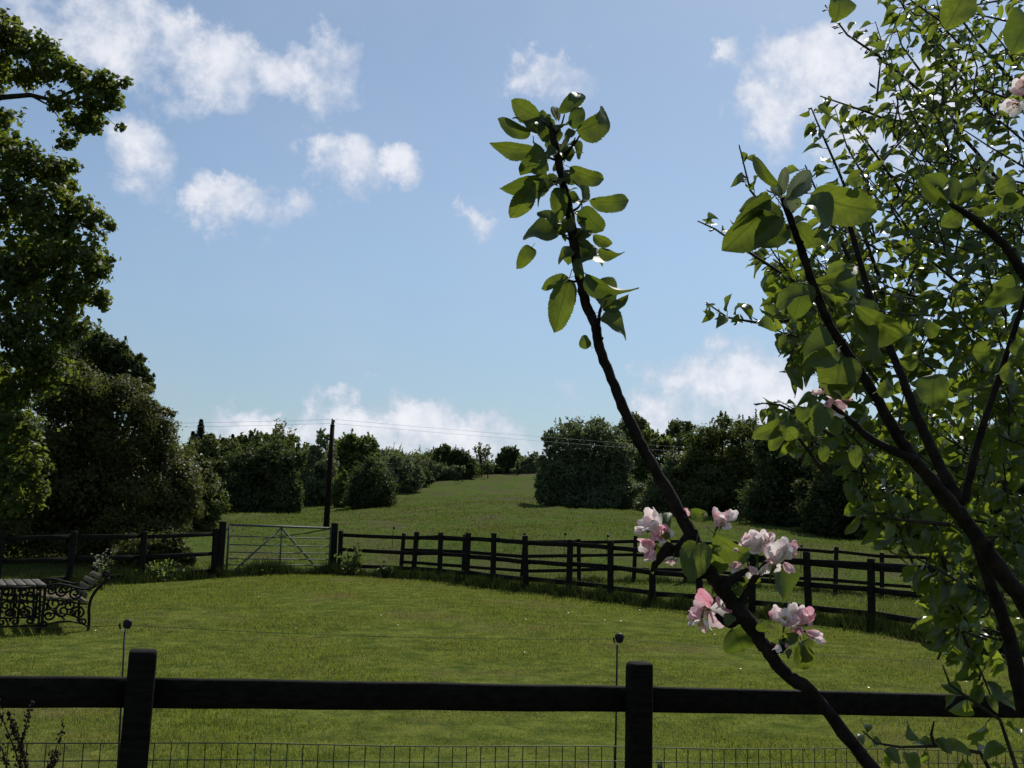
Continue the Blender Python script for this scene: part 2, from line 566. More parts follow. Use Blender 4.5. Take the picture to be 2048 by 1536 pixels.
def hummock(x, y):
    return (np.sin(x * 1.7 + np.sin(y * .9) * 1.3) * np.sin(y * 1.1 + .6 * np.sin(x * 1.3)) * .5 + 1.1 * np.sin(x * .55 + 2) * np.sin(y * .43 + 1)
            + .35 * np.sin(x * 3.3 + y * 2.1) * np.sin(y * 2.9 - x))


def gz(x, y):
    x, y = np.atleast_1d(np.asarray(x, float)), np.atleast_1d(np.asarray(y, float))
    xc, yc = np.clip(x, -75, 75), np.clip(y, -18, 145)
    q = np.stack([xc, yc], -1) / 20.0
    z = np.zeros(len(x))
    for i0 in range(0, len(x), 20000):
        s_ = slice(i0, i0 + 20000)
        z[s_] = _U(((q[s_, None] - CX[None]) ** 2).sum(-1)) @ _w[:_n] + _w[_n] + q[s_] @ _w[_n + 1:]
    far = smooth01(115, 220, np.hypot(x, y))
    z = z * (1 - far) + 7.0 * far
    h = hummock(x, y)
    z = z + h * (0.012 + 0.11 * smooth01(28, 45, y)) * (1 - far)
    return z


def g1(x, y):
    return float(gz(x, y)[0])


def ground_at(px, Y):
    p = at(px, 1000, Y)
    return Vector((p.x, p.y, g1(p.x, p.y)))


# fence lines (in world metres), from the garden outwards
NEARF = [(1990, 12.6), (1870, 14.1), (1735, 15.6), (1612, 16.4), (1500, 17.0), (1400, 17.5), (1305, 18.0), (1222, 18.6), (1140, 19.2), (1056, 20.1), (990, 21.0),
         (938, 21.8), (884, 22.6), (832, 23.4), (686, 24.9)]
FARF = [(807, 27.4), (931, 25.9), (1047, 25.0), (1160, 24.6), (1268, 24.5), (1371, 24.5), (1470, 24.5), (1567, 24.5), (1665, 24.5), (1757, 24.4), (1846, 24.2), (1935, 24.0), (2030, 23.8)]
LEFTF = [(437, 23.0), (295, 21.6), (152, 20.4), (10, 19.4), (-150, 18.6)]
near_pts = [ground_at(*a) for a in NEARF]
far_pts = [ground_at(*a) for a in FARF]
left_pts = [ground_at(*a) for a in LEFTF]
LAWN_POLY = np.array([(p.x, p.y) for p in near_pts] + [(p.x, p.y) for p in left_pts] + [(-30, 15), (-30, -15), (30, -15), (14, 6)])


def inside(poly, x, y):
    x, y = np.asarray(x), np.asarray(y)
    r = np.zeros(x.shape, bool)
    j = len(poly) - 1
    for i in range(len(poly)):
        xi, yi = poly[i]
        xj, yj = poly[j]
        c = ((yi > y) != (yj > y)) & (x < (xj - xi) * (y - yi) / (yj - yi + 1e-12) + xi)
        r ^= c
        j = i
    return r


def axis(parts):
    out = []
    for a, b, s in parts:
        out.append(np.arange(a, b, s))
    return np.concatenate(out)


xs = axis([(-1600, -400, 150), (-400, -100, 30), (-100, -30, 3.5), (-30, 30, 0.4), (30, 100, 3.5), (100, 400, 30), (400, 1601, 150)])
ys = axis([(-400, -60, 60), (-60, -6, 6), (-6, 48, 0.4), (48, 130, 1.0), (130, 300, 10), (300, 600, 40), (600, 2201, 200)])
GX, GY = np.meshgrid(xs, ys)
gx, gy = GX.ravel(), GY.ravel()
GZ = gz(gx, gy)
nx_, ny_ = len(xs), len(ys)
ii = np.arange(nx_ * ny_).reshape(ny_, nx_)
Q = np.stack([ii[:-1, :-1], ii[:-1, 1:], ii[1:, 1:], ii[1:, :-1]], -1).reshape(-1, 4)


def ground_material():
    m, t, b = new_mat('grass_ground')
    co = N(t, 'ShaderNodeTexCoord').outputs['Object']
    a = N(t, 'ShaderNodeAttribute')
    a.attribute_name = 'zone'
    s = N(t, 'ShaderNodeSeparateColor')
    L(t, a.outputs['Color'], s.inputs[0])
    n1 = noise(t, co, 0.45, 6, 0.6)
    n2 = noise(t, co, 3.2, 7, 0.68)
    n3 = noise(t, co, 22.0, 5, 0.7)
    # lawn: short yellow-green turf with darker and browner drifts
    lw = mix_col(t, map_range(t, n2, 0.32, 0.68), (0.038, 0.058, 0.014), (0.120, 0.138, 0.030))
    lw = mix_col(t, map_range(t, n1, 0.50, 0.70, 0, .8), lw, (0.105, 0.086, 0.040))
    lw = mix_col(t, map_range(t, n3, 0.48, 0.72, 0, .7), lw, (0.028, 0.042, 0.012))
    fd = mix_col(t, map_range(t, n2, 0.32, 0.7), (0.040, 0.066, 0.016), (0.082, 0.104, 0.028))
    fd = mix_col(t, map_range(t, n1, 0.42, 0.66, 0, .85), fd, (0.076, 0.068, 0.038))
    fd = mix_col(t, map_range(t, noise(t, co, 0.9, 5, 0.7), 0.6, 0.72, 0, .6), fd, (0.040, 0.058, 0.014))
    c = mix_col(t, s.outputs['Red'], fd, lw)
    c = mix_col(t, map_range(t, math_node(t, 'ADD', s.outputs['Green'], math_node(t, 'MULTIPLY', n2, .5)), .6, .95), c, (0.075, 0.058, 0.042))
    L(t, c, b.inputs['Base Color'])
    b.inputs['Roughness'].default_value = 1.0
    b.inputs['Specular IOR Level'].default_value = 0.0
    bp = N(t, 'ShaderNodeBump')
    bp.inputs['Strength'].default_value = 0.7
    bp.inputs['Distance'].default_value = 0.05
    L(t, math_node(t, 'ADD', n2, math_node(t, 'MULTIPLY', n3, 0.5)), bp.inputs['Height'])
    L(t, bp.outputs[0], b.inputs['Normal'])
    return m


gme = mesh_np('ground', np.stack([gx, gy, GZ], 1), Q, ground_material(), True)
ca = gme.color_attributes.new('zone', 'FLOAT_COLOR', 'POINT')
zone = np.zeros((len(gx), 4), np.float32)
zone[:, 3] = 1
zone[:, 0] = inside(LAWN_POLY, gx, gy)
e0, e1 = at(925, 952, 103), at(1085, 944, 110)
tt = np.clip(((gx - e0.x) * (e1.x - e0.x) + (gy - e0.y) * (e1.y - e0.y)) / ((e1.x - e0.x) ** 2 + (e1.y - e0.y) ** 2), 0, 1)
dd = np.hypot(gx - (e0.x + tt * (e1.x - e0.x)), gy - (e0.y + tt * (e1.y - e0.y)))
zone[:, 1] = np.clip(1.1 - dd / 3.5, 0, 1)
for (px, Y, r) in ((1050, 72, 1.6), (835, 52, 1.5), (1040, 58, 1.3)):
    p = ground_at(px, Y)
    zone[:, 1] = np.maximum(zone[:, 1], np.clip(.75 - np.hypot((gx - p.x) / 2, gy - p.y) / r * .5, 0, 1))
ca.data.foreach_set('color', zone.ravel())
ground = link('ground', gme)
tag(ground, 'mown lawn and rising rough pasture up to the hilltop', 'ground', kind='structure')

# ------------------------------------------------------------------ trees


def quads_from(centres, normals, size, asp=1.7, tri=False):
    """one folded rhombic leaf per point"""
    n = len(centres)
    nrm = normals / (np.linalg.norm(normals, axis=1)[:, None] + 1e-9)
    a = rng.normal(size=(n, 3))
    x = np.cross(nrm, a)
    x /= np.linalg.norm(x, axis=1)[:, None] + 1e-9
    y = np.cross(nrm, x)
    l = (size * rng.uniform(.7, 1.35, n))[:, None] * .5
    w = l / asp * 1.25
    cup = nrm * l * .25
    if tri:
        V = np.stack([centres - x * l - y * w * .9, centres + x * l, centres - x * l + y * w * .9], 1).reshape(-1, 3)
        return V, np.arange(3 * n).reshape(-1, 3)
    V = np.stack([centres - x * l, centres - y * w + cup, centres + x * l, centres + y * w + cup], 1).reshape(-1, 3)
    i = np.arange(n)[:, None] * 4
    T = np.concatenate([i + np.array([0, 1, 2]), i + np.array([0, 2, 3])])
    return V, T


def crown_points(clumps, n, sub=0.32, k_per=16, inner=0.28):
    """leaf points and outward normals through a crown of ellipsoid clumps; clumps break up into sprays so that gaps show"""
    cs = np.array([c[0] for c in clumps])
    rs = np.array([c[1] for c in clumps])
    w = (rs[:, 0] * rs[:, 2])
    w = w / w.sum()
    cen, rad, nor = [], [], []
    for c, r, wi in zip(cs, rs, w):
        k = int(k_per * (0.7 + 6 * wi))
        d = rng.normal(size=(k, 3))
        d /= np.linalg.norm(d, axis=1)[:, None]
        fr = rng.uniform(.35, 1.0, k) ** .6
        cen.append(c + d * r * fr[:, None])
        rad.append(np.repeat((r.mean() * sub), k) * rng.uniform(.6, 1.3, k))
        nor.append(d)
    cen, rad, nor = np.concatenate(cen), np.concatenate(rad), np.concatenate(nor)
    pw = rad ** 2 / (rad ** 2).sum()
    i = rng.choice(len(cen), n, p=pw)
    g = rng.normal(size=(n, 3)) * .52
    P = cen[i] + g * rad[i][:, None] * np.array([1, 1, .85])
    Nn = nor[i] * .8 + g * .5 + np.array([0, 0, .45]) + rng.normal(size=(n, 3)) * .75
    ni = int(n * inner)
    j = rng.choice(len(cs), ni, p=w)
    d = rng.normal(size=(ni, 3))
    d /= np.linalg.norm(d, axis=1)[:, None]
    Pi = cs[j] + d * rs[j] * (rng.uniform(0, .75, ni) ** .5)[:, None]
    return P, Nn, Pi, rng.normal(size=(ni, 3))


def skeleton(base, clumps, r0):
    """tapered trunk and a limb into each larger clump"""
    mb = MB()
    base = np.array(base)
    cs = np.array([c[0] for c in clumps])
    rs = np.array([c[1].mean() for c in clumps])
    top = cs[np.argmax(cs[:, 2])]
    fork = base + (cs.mean(0) - base) * .55
    fork[:2] = base[:2] * .6 + fork[:2] * .4
    pts = [base - np.array([0, 0, .25]), base + (fork - base) * .3, fork, fork + (top - fork) * .5, top]
    mb.tube(pts, [r0 * 1.35, r0 * .95, r0 * .75, r0 * .4, r0 * .06], 7)
    lm = MB()
    for i in np.argsort(-rs)[:14]:
        c = cs[i]
        s = base + (fork - base) * random.uniform(.55, 1.0)
        m = s + (c - s) * .5 + rng.normal(size=3) * .08 * np.linalg.norm(c - s)
        m[2] += .06 * np.linalg.norm(c - s)
        lm.tube([s, m, c, c + (c - m) * .5 * rs[i] / (np.linalg.norm(c - m) + .01)], [r0 * .38, r0 * .24, r0 * .11, r0 * .02], 5, False)
    return mb, lm


def px_clumps(Y, cl, fat=1.0, spread=.5):
    """clumps (px, py, rx, ry[, dY]) given where they show, at true distance Y"""
    out = []
    for c in cl:
        px, py, rx, ry = c[:4]
        y = Y + (c[4] if len(c) > 4 else random.uniform(-spread, spread) * max(rx, ry) / FPX * Y)
        p = at(px, py, y)
        k = y / FPX
        out.append((np.array(p), np.array([rx * k, (rx + ry) * .5 * k * fat, ry * k])))
    return out


def tree(name, label, cat, Y, base_px, cl, mat, leaf, n, r0=.12, group=None, trunk_mat='bark', extra=None, k_per=16, sub=.32, inner=.28, base=None, world_clumps=(), asp=1.7, skirt=None):
    if group == 'hedge shrubs climbing the left side of the hill':
        cl = [(c[0], c[1] - 7, c[2] * 1.4, c[3] * .82) for c in cl]
        Y += 6
    cl = px_clumps(Y, cl) + list(world_clumps)
    b = ground_at(base_px, Y) if base is None else Vector(base)
    far = Y > 25
    if skirt is None:
        skirt = Y > 30
    if skirt:   # crowns of hedgerow trees come down to the grass
        for c, r in list(cl):
            z = g1(c[0], c[1])
            if c[2] - r[2] < z + 3.2 * r[2] and c[2] - r[2] > z - .1:
                zz = c[2]
                while zz - r[2] > z + .05:
                    zz -= r[2] * .9
                    cl.append((np.array([c[0] + random.uniform(-.2, .2) * r[0], c[1] + random.uniform(-.3, .3) * r[0], max(zz, z + r[2] * .7)]), r * np.array([.95, .95, .9])))
    if Y > 30:      # smaller lobes on every clump so that no crown is a ball
        for c, r in list(cl):
            for q in range(3):
                d = rng.normal(size=3) + np.array([0, 0, .5])
                d /= np.linalg.norm(d)
                cl.append((c + d * r * random.uniform(.75, 1.1), r * random.uniform(.28, .5)))
    if far:
        n, leaf = int(n * 2.1), leaf * .78
    t = thing(name, label, cat, b, group)
    tr, lm = skeleton(b, cl, r0)
    tr.build('trunk', M[trunk_mat], t, True)
    lm.build('limbs', M[trunk_mat], t, True)
    P, Nn, Pi, Ni = crown_points(cl, n, sub, k_per, inner)
    if far and Y > 30:      # feathery leading shoots break the outline
        m = len(cl) * 9
        i = rng.integers(0, len(cl), m)
        cc_, rr_ = np.array([c[0] for c in cl])[i], np.array([c[1] for c in cl])[i]
        d = rng.normal(size=(m, 3)) + np.array([0, 0, .5])
        d /= np.linalg.norm(d, axis=1)[:, None]
        s0_ = cc_ + d * rr_ * .85
        gr = d * .5 + np.array([0, 0, .75]) + rng.normal(size=(m, 3)) * .3
        ln_ = rr_.mean(1) * rng.uniform(.2, .62, m) ** 1.3
        k_ = 24
        u_ = rng.uniform(0, 1, (m, k_))
        Ps = s0_[:, None] + gr[:, None] * (ln_[:, None] * u_)[..., None] + rng.normal(size=(m, k_, 3)) * (ln_[:, None] * .13 * (1.1 - u_))[..., None]
        P = np.concatenate([P, Ps.reshape(-1, 3)])
        Nn = np.concatenate([Nn, rng.normal(size=(m * k_, 3))])
    V1, T1 = quads_from(P, Nn, leaf, asp, far)
    V2, T2 = quads_from(Pi, Ni, leaf * 1.6, 1.3, far)
    me = mesh_np('crown', np.concatenate([V1, V2]), np.concatenate([T1, T2 + len(V1)]), M[mat])
    link('crown', me, t)
    if extra:
        V, T = quads_from(*extra[0])
        link('blossom', mesh_np('blossom', V, T, M[extra[1]]), t)
    return t


def conifer(name, label, Y, px, top_py, half_px, n=2600, group=None, base_py=None):
    b = ground_at(px, Y)
    top = at(px, top_py, Y)
    h = top.z - b.z
    t = thing(name, label, 'conifer', b, group)
    mb = MB()
    mb.tube([(b.x, b.y, b.z - .2), (b.x, b.y, b.z + h * .5), (b.x, b.y, top.z)], [h * .018, h * .011, h * .002], 6)
    mb.build('trunk', M['bark'], t, True)
    rmax = half_px / FPX * Y
    P, Nn = [], []
    zz = h * .12
    while zz < h * .99:
        f = 1 - zz / h
        rr = rmax * min(1.0, 2.4 * f) * random.uniform(.75, 1.1)
        k = 7
        a0 = random.uniform(0, 6.28)
        for j in range(k):
            a = a0 + j * 6.283 / k + random.uniform(-.3, .3)
            m = int(n / 420) + 3
            u = rng.uniform(.05, 1, m)
            p = np.stack([b.x + np.cos(a) * rr * u, b.y + np.sin(a) * rr * u, b.z + zz + rr * (.28 * u ** 2 - .22 * u) + rng.normal(size=m) * rr * .07], 1)
            P.append(p + rng.normal(size=(m, 3)) * rr * .06)
            Nn.append(np.tile([0, 0, 1.0], (m, 1)) + rng.normal(size=(m, 3)) * .5)
        zz += h * (.018 + .035 * f)
    V, T = quads_from(np.concatenate(P), np.concatenate(Nn), rmax * .42, 2.2)
    link('crown', mesh_np('crown', V, T, M['conifer']), t)
    return t


def twig_tree(name, label, Y, px, py_base, py_top, half_px, mat, n_leaf, leaf, group=None, cat='tree'):
    """thin crown of bare upright twigs with a few small leaves"""
    b = ground_at(px, Y)
    t = thing(name, label, cat, b, group)
    lo, hi = at(px, py_base, Y), at(px, py_top, Y)
    k = half_px / FPX * Y
    tr, tw = MB(), MB()
    H = hi.z - lo.z
    rr = max(.05, H * .03)
    tr.tube([(b.x, b.y, b.z - .2), tuple(lo), tuple(lo.lerp(hi, .6))], [rr * 1.5, rr, rr * .3], 6)
    P = []
    for i in range(46):
        a, e = random.uniform(0, 6.28), random.uniform(.15, 1.0)
        s = lo.lerp(hi, random.uniform(-.05, .5))
        q = Vector((b.x + math.cos(a) * k * e, b.y + math.sin(a) * k * e, lo.z + H * random.uniform(.35, 1.0) * (1.1 - .35 * e)))
        mdl = s.lerp(q, .5) + Vector((math.cos(a), math.sin(a), -.4)) * k * .15
        tw.tube([s, mdl, q], [rr * .35, rr * .22, rr * .1], 4, False)
        for u in rng.uniform(.3, 1.05, n_leaf // 46 + 1):
            P.append(np.array(mdl.lerp(q, u)) + rng.normal(size=3) * k * .07)
    tr.build('trunk', M['bark'], t, True)
    tw.build('twigs', M['bark'], t)['kind'] = 'stuff'
    P = np.array(P)
    V, T = quads_from(P, rng.normal(size=P.shape), leaf)
    link('crown', mesh_np('crown', V, T, M[mat]), t)
    return t


# --- the big oak at the left edge; trunk stands outside the frame
oak_cl = [(5, 60, 60, 40), (60, 95, 55, 38), (115, 135, 50, 40), (165, 160, 40, 32), (215, 165, 32, 26), (250, 165, 16, 16), (190, 205, 42, 26), (228, 200, 22, 26), (150, 250, 36, 30),
          (120, 205, 30, 24), (185, 245, 22, 26), (240, 255, 11, 9), (130, 285, 20, 16), (60, 150, 45, 26), (-10, 130, 50, 60),
          (10, 250, 36, 40), (30, 310, 60, 40), (85, 345, 52, 40), (125, 370, 34, 34), (145, 332, 16, 18), (20, 400, 70, 70), (100, 420, 66, 52), (160, 425, 38, 36), (195, 450, 24, 30), (222, 452, 12, 12),
          (60, 500, 80, 66), (140, 500, 62, 48), (190, 520, 32, 42), (20, 580, 70, 70), (110, 590, 66, 60), (175, 575, 40, 44), (205, 600, 18, 24), (60, 670, 80, 66), (140, 650, 44, 44), (20, 760, 70, 70), (95, 740, 50, 50),
          (20, 860, 60, 60), (50, 930, 48, 42), (78, 985, 22, 34), (10, 980, 50, 60), (40, 1015, 26, 22)]
OB = Vector((-13.6, 21.0, g1(-13.6, 21.0)))
wc = []
for i in range(34):
    a, e = random.uniform(0, 6.28), random.uniform(-.5, 1.25)
    rr = 4.4 + random.uniform(-1, .6)
    p = np.array([OB.x - 1.0 + math.cos(a) * rr * math.cos(e), OB.y + math.sin(a) * rr * math.cos(e), 7.4 + math.sin(e) * 5.6])
    if pix(p[None])[0, 0] < -40 and p[1] > 14:
        wc.append((p, np.array([1.3, 1.3, 1.0]) * random.uniform(.8, 1.2)))
tree('oak_tree', 'big oak with lobed olive leaves hanging in from the left edge of the lawn', 'tree', 20.0, -230, oak_cl, 'oak', .115, 88000, .42, base=OB, world_clumps=wc, k_per=30, sub=.32, inner=.16, asp=1.5)
# visible oak bough under the topmost spray
ob = bpy.data.objects['oak_tree']
bm_ = MB()
for pts, r in (([(-320, 420, 21), (-120, 260, 20.6), (0, 195, 20), (60, 190, 20), (105, 200, 20), (150, 180, 20), (215, 165, 20)], .085),
               ([(60, 190, 20), (100, 212, 20), (125, 245, 20)], .03), ([(-250, 600, 21), (-60, 560, 20.5), (40, 545, 20), (130, 520, 20), (190, 505, 20)], .09),
               ([(105, 198, 20), (150, 215, 20), (190, 215, 20), (230, 250, 20)], .025), ([(150, 440, 20), (195, 465, 20), (222, 452, 20)], .02)):
    P_ = [at(*p) for p in pts]
    bm_.tube(P_, np.linspace(r, r * .25, len(P_)), 6, False)
bm_.build('bough', M['bark'], ob, True)

# --- left boundary shrubs and trees behind the rails
tree('ash_tree', 'dark tree top showing between the oak and the pale blossoming hawthorn', 'tree', 33, 200,
     [(195, 690, 34, 34), (232, 715, 36, 34), (268, 735, 22, 26), (285, 745, 10, 20), (215, 760, 50, 40), (255, 780, 36, 36), (180, 780, 50, 50), (150, 740, 40, 50)], 'dark_leaf', .17, 9000, .2)
hp = px_clumps(26, [(150, 770, 40, 40), (240, 790, 50, 30), (310, 850, 40, 40), (360, 950, 36, 40)])
Pb, Nb, _, _ = crown_points(hp, 900, .5, 12)
tree('hawthorn_tree', 'broad yellow-green hawthorn with scattered pale blossom beyond the left rails', 'tree', 26, 220,
     [(150, 755, 40, 44), (120, 800, 60, 50), (190, 790, 55, 40), (245, 790, 52, 40), (285, 830, 48, 44), (310, 875, 46, 44), (345, 920, 44, 44), (372, 965, 36, 44), (365, 1010, 40, 36), (200, 870, 80, 60), (130, 900, 90, 70), (260, 930, 80, 60),
      (310, 990, 66, 50), (180, 990, 100, 70), (60, 960, 90, 80), (270, 1050, 90, 50), (150, 1070, 100, 50), (40, 1060, 90, 60), (338, 1050, 36, 40), (0, 880, 90, 90), (330, 822, 12, 8), (346, 828, 10, 6)],
     'hawthorn', .098, 46000, .16, extra=((Pb, Nb, .07), 'blossomy'), k_per=22)
tree('blackthorn_bush', 'low grey-brown bush at the foot of the yellow-green hawthorn', 'bush', 34, 415,
     [(405, 985, 34, 44), (425, 1005, 28, 34), (385, 1000, 34, 40), (392, 940, 24, 28)], 'brown_leaf', .13, 7000, .07)
tree('bramble_bush', 'sprawling bramble bush poking over the rails left of the gate', 'bush', 23.6, 345,
     [(340, 1090, 30, 26), (300, 1100, 40, 34), (365, 1115, 24, 20), (270, 1110, 40, 30), (335, 1140, 36, 18), (385, 1120, 8, 14)], 'hawthorn', .08, 6500, .03)

# --- the tree line at the far left of the field
for k, (px, tp, hp_, Y, lab) in enumerate(((391, 838, 9, 74, 'tallest thin spruce spire rising behind the hawthorn'), (417, 868, 8, 76, 'shorter spruce spire just right of the tallest spruce'),
                                           (457, 868, 7, 78, 'lone spruce tip above the olive trees left of the bare tree'), (376, 862, 8, 75, 'spruce spire half hidden by the hawthorn crown'))):
    conifer('spruce_tree', lab, Y, px, tp, hp_ * 2.1, group='spruces in the left tree line')
LN = 'trees along the left edge of the field'
tree('sallow_tree', 'olive sallow filling the gap left of the dark thicket', 'tree', 64, 430,
     [(400, 905, 36, 30), (430, 900, 34, 22), (460, 905, 34, 22), (420, 950, 50, 50), (395, 960, 30, 50), (440, 990, 50, 40)], 'brown_leaf', .2, 9000, group=LN)
tree('thicket_tree', 'wide black-green thicket with a sheer right side beside the pole', 'tree', 52, 520,
     [(465, 955, 40, 50), (500, 925, 44, 36), (545, 920, 46, 34), (575, 945, 28, 50), (520, 970, 66, 50), (565, 990, 34, 38), (480, 1000, 44, 30), (530, 1010, 60, 22), (588, 1010, 14, 20), (435, 965, 20, 40)], 'dark_leaf', .19, 16000, .15, group=LN)
tree('maple_tree', 'olive tree crown showing above the black-green thicket', 'tree', 68, 500,
     [(480, 895, 40, 20), (520, 890, 44, 20), (565, 895, 40, 22), (610, 910, 30, 20), (500, 930, 60, 30), (580, 930, 50, 30)], 'mid_leaf', .2, 9000, group=LN)
twig_tree('aspen_tree', 'almost bare feathery tree standing up above the thicket', 66, 553, 905, 838, 32, 'brown_leaf', 560, .16, LN)
tree('willow_tree', 'grey-green tree cut by the telegraph pole', 'tree', 66, 640,
     [(643, 882, 14, 18), (620, 925, 32, 26), (650, 930, 34, 36), (630, 970, 40, 40), (660, 985, 36, 34), (612, 1000, 24, 22)], 'grey_leaf', .18, 9000, group=LN)
tree('field_maple_tree', 'rounded green tree right of the telegraph pole', 'tree', 68, 705,
     [(690, 892, 24, 22), (722, 888, 26, 20), (738, 905, 16, 20), (700, 920, 44, 26), (740, 935, 30, 26), (690, 955, 40, 34), (672, 925, 20, 30)], 'mid_leaf', .2, 11000, group=LN)
tree('elder_bush', 'small fresh-green bush low beside the telegraph pole', 'bush', 60, 684,
     [(684, 968, 15, 22), (676, 990, 14, 20)], 'lime_leaf', .16, 2600, .06)
tree('yew_bush', 'round black-green bush like a ball on the field edge', 'bush', 58, 742,
     [(742, 960, 36, 40), (725, 975, 30, 38), (762, 975, 28, 38), (742, 995, 46, 22), (745, 935, 20, 18)], 'dark_leaf', .15, 13000, .12, k_per=26)
HG = 'hedge shrubs climbing the left side of the hill'
for (lab, mat, Y, bp, cl, n) in (
        ('grey-green hedge shrub next to the black ball-shaped bush', 'grey_leaf', 74, 795, [(790, 940, 30, 28), (800, 965, 30, 28), (780, 975, 26, 26), (815, 955, 22, 22)], 6500),
        ('dark hollow hedge shrub partway up the hill edge', 'dark_leaf', 83, 830, [(828, 958, 20, 20), (842, 962, 18, 16), (815, 970, 16, 16)], 3800),
        ('pale willowy hedge shrub with silver leaves on the hill edge', 'grey_leaf', 90, 862, [(858, 950, 24, 18), (878, 948, 22, 16), (842, 942, 20, 18), (896, 950, 16, 12)], 4800),
        ('olive hedge shrub on the skyline left of the dark hilltop tree', 'brown_leaf', 90, 815, [(775, 920, 24, 14), (800, 925, 30, 16), (830, 932, 26, 18), (765, 935, 20, 20)], 5200),
        ('low green hedge shrub beneath the dark hilltop tree', 'mid_leaf', 99, 895, [(885, 940, 28, 16), (912, 940, 24, 16), (934, 940, 20, 12), (905, 950, 24, 10)], 4600),
        ('small grey shrub where the hedge reaches the hilltop', 'grey_leaf', 107, 950, [(945, 938, 18, 10), (966, 936, 16, 12), (955, 944, 16, 8)], 2600)):
    tree('hedge_shrub', lab, 'shrub', Y, bp, cl, mat, .2, n, .06, HG)
for (lab, mat, Y, bp, cl, n) in (
        ('tall brown-green thorn behind the black ball-shaped bush', 'brown_leaf', 80, 770, [(760, 925, 22, 22), (790, 918, 16, 14), (775, 945, 26, 20)], 3600),
        ('fresh green hedge shrub midway between the pole and the hilltop', 'mid_leaf', 92, 850, [(842, 925, 18, 16), (862, 930, 18, 14), (825, 938, 16, 12)], 3200),
        ('narrow dark hedge shrub poking above its neighbours near the hilltop', 'dark_leaf', 96, 868, [(868, 918, 12, 18), (876, 930, 14, 12)], 2200)):
    tree('hedge_shrub', lab, 'shrub', Y, bp, cl, mat, .2, n, .06, HG)
tree('oak_tree', 'dark bushy tree on the hilltop skyline left of centre', 'tree', 98, 902,
     [(885, 912, 18, 16), (905, 912, 24, 16), (925, 915, 18, 14), (900, 932, 34, 18), (935, 930, 20, 14)], 'dark_leaf', .26, 6000, .15)
twig_tree('birch_tree', 'half-bare twiggy tree on the hilltop beside the dark bushy tree', 104, 962, 928, 882, 22, 'brown_leaf', 460, .22)
tree('beech_tree', 'small dark tree alone in the notch of the hilltop', 'tree', 116, 1020,
     [(1022, 905, 16, 14), (1012, 918, 16, 14), (1032, 918, 16, 16), (1022, 930, 22, 10)], 'dark_leaf', .3, 3600, .15)
tree('hazel_bush', 'grey-green hazel on the hilltop just left of the big round tree', 'bush', 112, 1060,
     [(1048, 928, 16, 12), (1065, 922, 16, 14), (1078, 925, 14, 14), (1058, 936, 24, 8)], 'grey_leaf', .28, 3400, .1)
tree('gorse_bush', 'low brownish bush in the hilltop notch', 'bush', 114, 990,
     [(985, 940, 14, 7), (998, 942, 12, 6), (972, 938, 10, 8)], 'brown_leaf', .24, 1500, .05)
for px, py, Y, lab in ((975, 950, 100, 'thin sapling left of the bare earth bank on the hill'), (1034, 948, 104, 'thin sapling against the middle of the bare earth bank'), (924, 958, 94, 'short sapling at the left end of the bare earth bank')):
    twig_tree('sapling', lab, Y, px, py - 8, py - 30, 6, 'grey_leaf', 60, .2, 'saplings on the hilltop', 'sapling')

# --- the right hand trees
tree('goat_willow_tree', 'big rounded grey-green willow standing out into the field', 'tree', 61, 1180,
     [(1172, 862, 42, 26), (1130, 875, 38, 30), (1212, 872, 36, 28), (1110, 905, 34, 34), (1165, 905, 60, 40), (1225, 915, 44, 40), (1105, 945, 30, 30), (1150, 955, 60, 40), (1215, 965, 60, 44), (1180, 995, 80, 20), (1130, 985, 34, 20), (1250, 990, 50, 28), (1085, 960, 16, 16)],
     'grey_leaf', .19, 20000, .2, k_per=20)
tree('lime_tree', 'small dark domed tree top behind the apple stem on the skyline', 'tree', 84, 1270,
     [(1268, 842, 20, 14), (1255, 858, 22, 18), (1282, 862, 22, 22), (1268, 885, 30, 22), (1250, 900, 30, 20)], 'brown_leaf', .22, 5000, .15, skirt=False)
tree('sycamore_tree', 'mid-green tree in the dip right of the grey-green willow', 'tree', 70, 1315,
     [(1300, 890, 34, 22), (1330, 895, 30, 20), (1310, 925, 44, 30), (1280, 935, 34, 30), (1345, 930, 30, 30)], 'mid_leaf', .2, 8000)
twig_tree('apple_seedling_tree', 'loose dark open-crowned tree on the skyline right of the apple stem', 76, 1358, 890, 836, 32, 'dark_leaf', 1500, .26)
tree('sallow_bush', 'pale sage-green bush in front of the right-hand wood', 'bush', 58, 1345,
     [(1340, 950, 34, 30), (1365, 940, 26, 26), (1320, 985, 34, 34), (1350, 1000, 44, 26), (1300, 1010, 36, 20)], 'grey_leaf', .17, 7500, .1)
RW = 'big trees of the right-hand wood'
tree('sweet_chestnut_tree', 'wide olive tree forming the left shoulder of the right-hand wood', 'tree', 57, 1440,
     [(1420, 875, 44, 26), (1465, 865, 42, 24), (1500, 862, 34, 26), (1400, 905, 44, 34), (1450, 910, 60, 44), (1500, 915, 50, 44), (1420, 955, 60, 40), (1480, 970, 70, 44), (1400, 1000, 50, 34), (1450, 1020, 70, 26), (1500, 1025, 60, 30)], 'brown_leaf', .19, 18000, .2, group=RW)
for (px, tp, lab) in ((1466, 836, 'leftmost thin poplar spire above the right-hand wood'), (1488, 828, 'middle thin poplar spire above the right-hand wood'), (1515, 826, 'rightmost thin poplar spire above the right-hand wood')):
    conifer('poplar_tree', lab, 66, px, tp, 9, 1800, 'poplar spires')
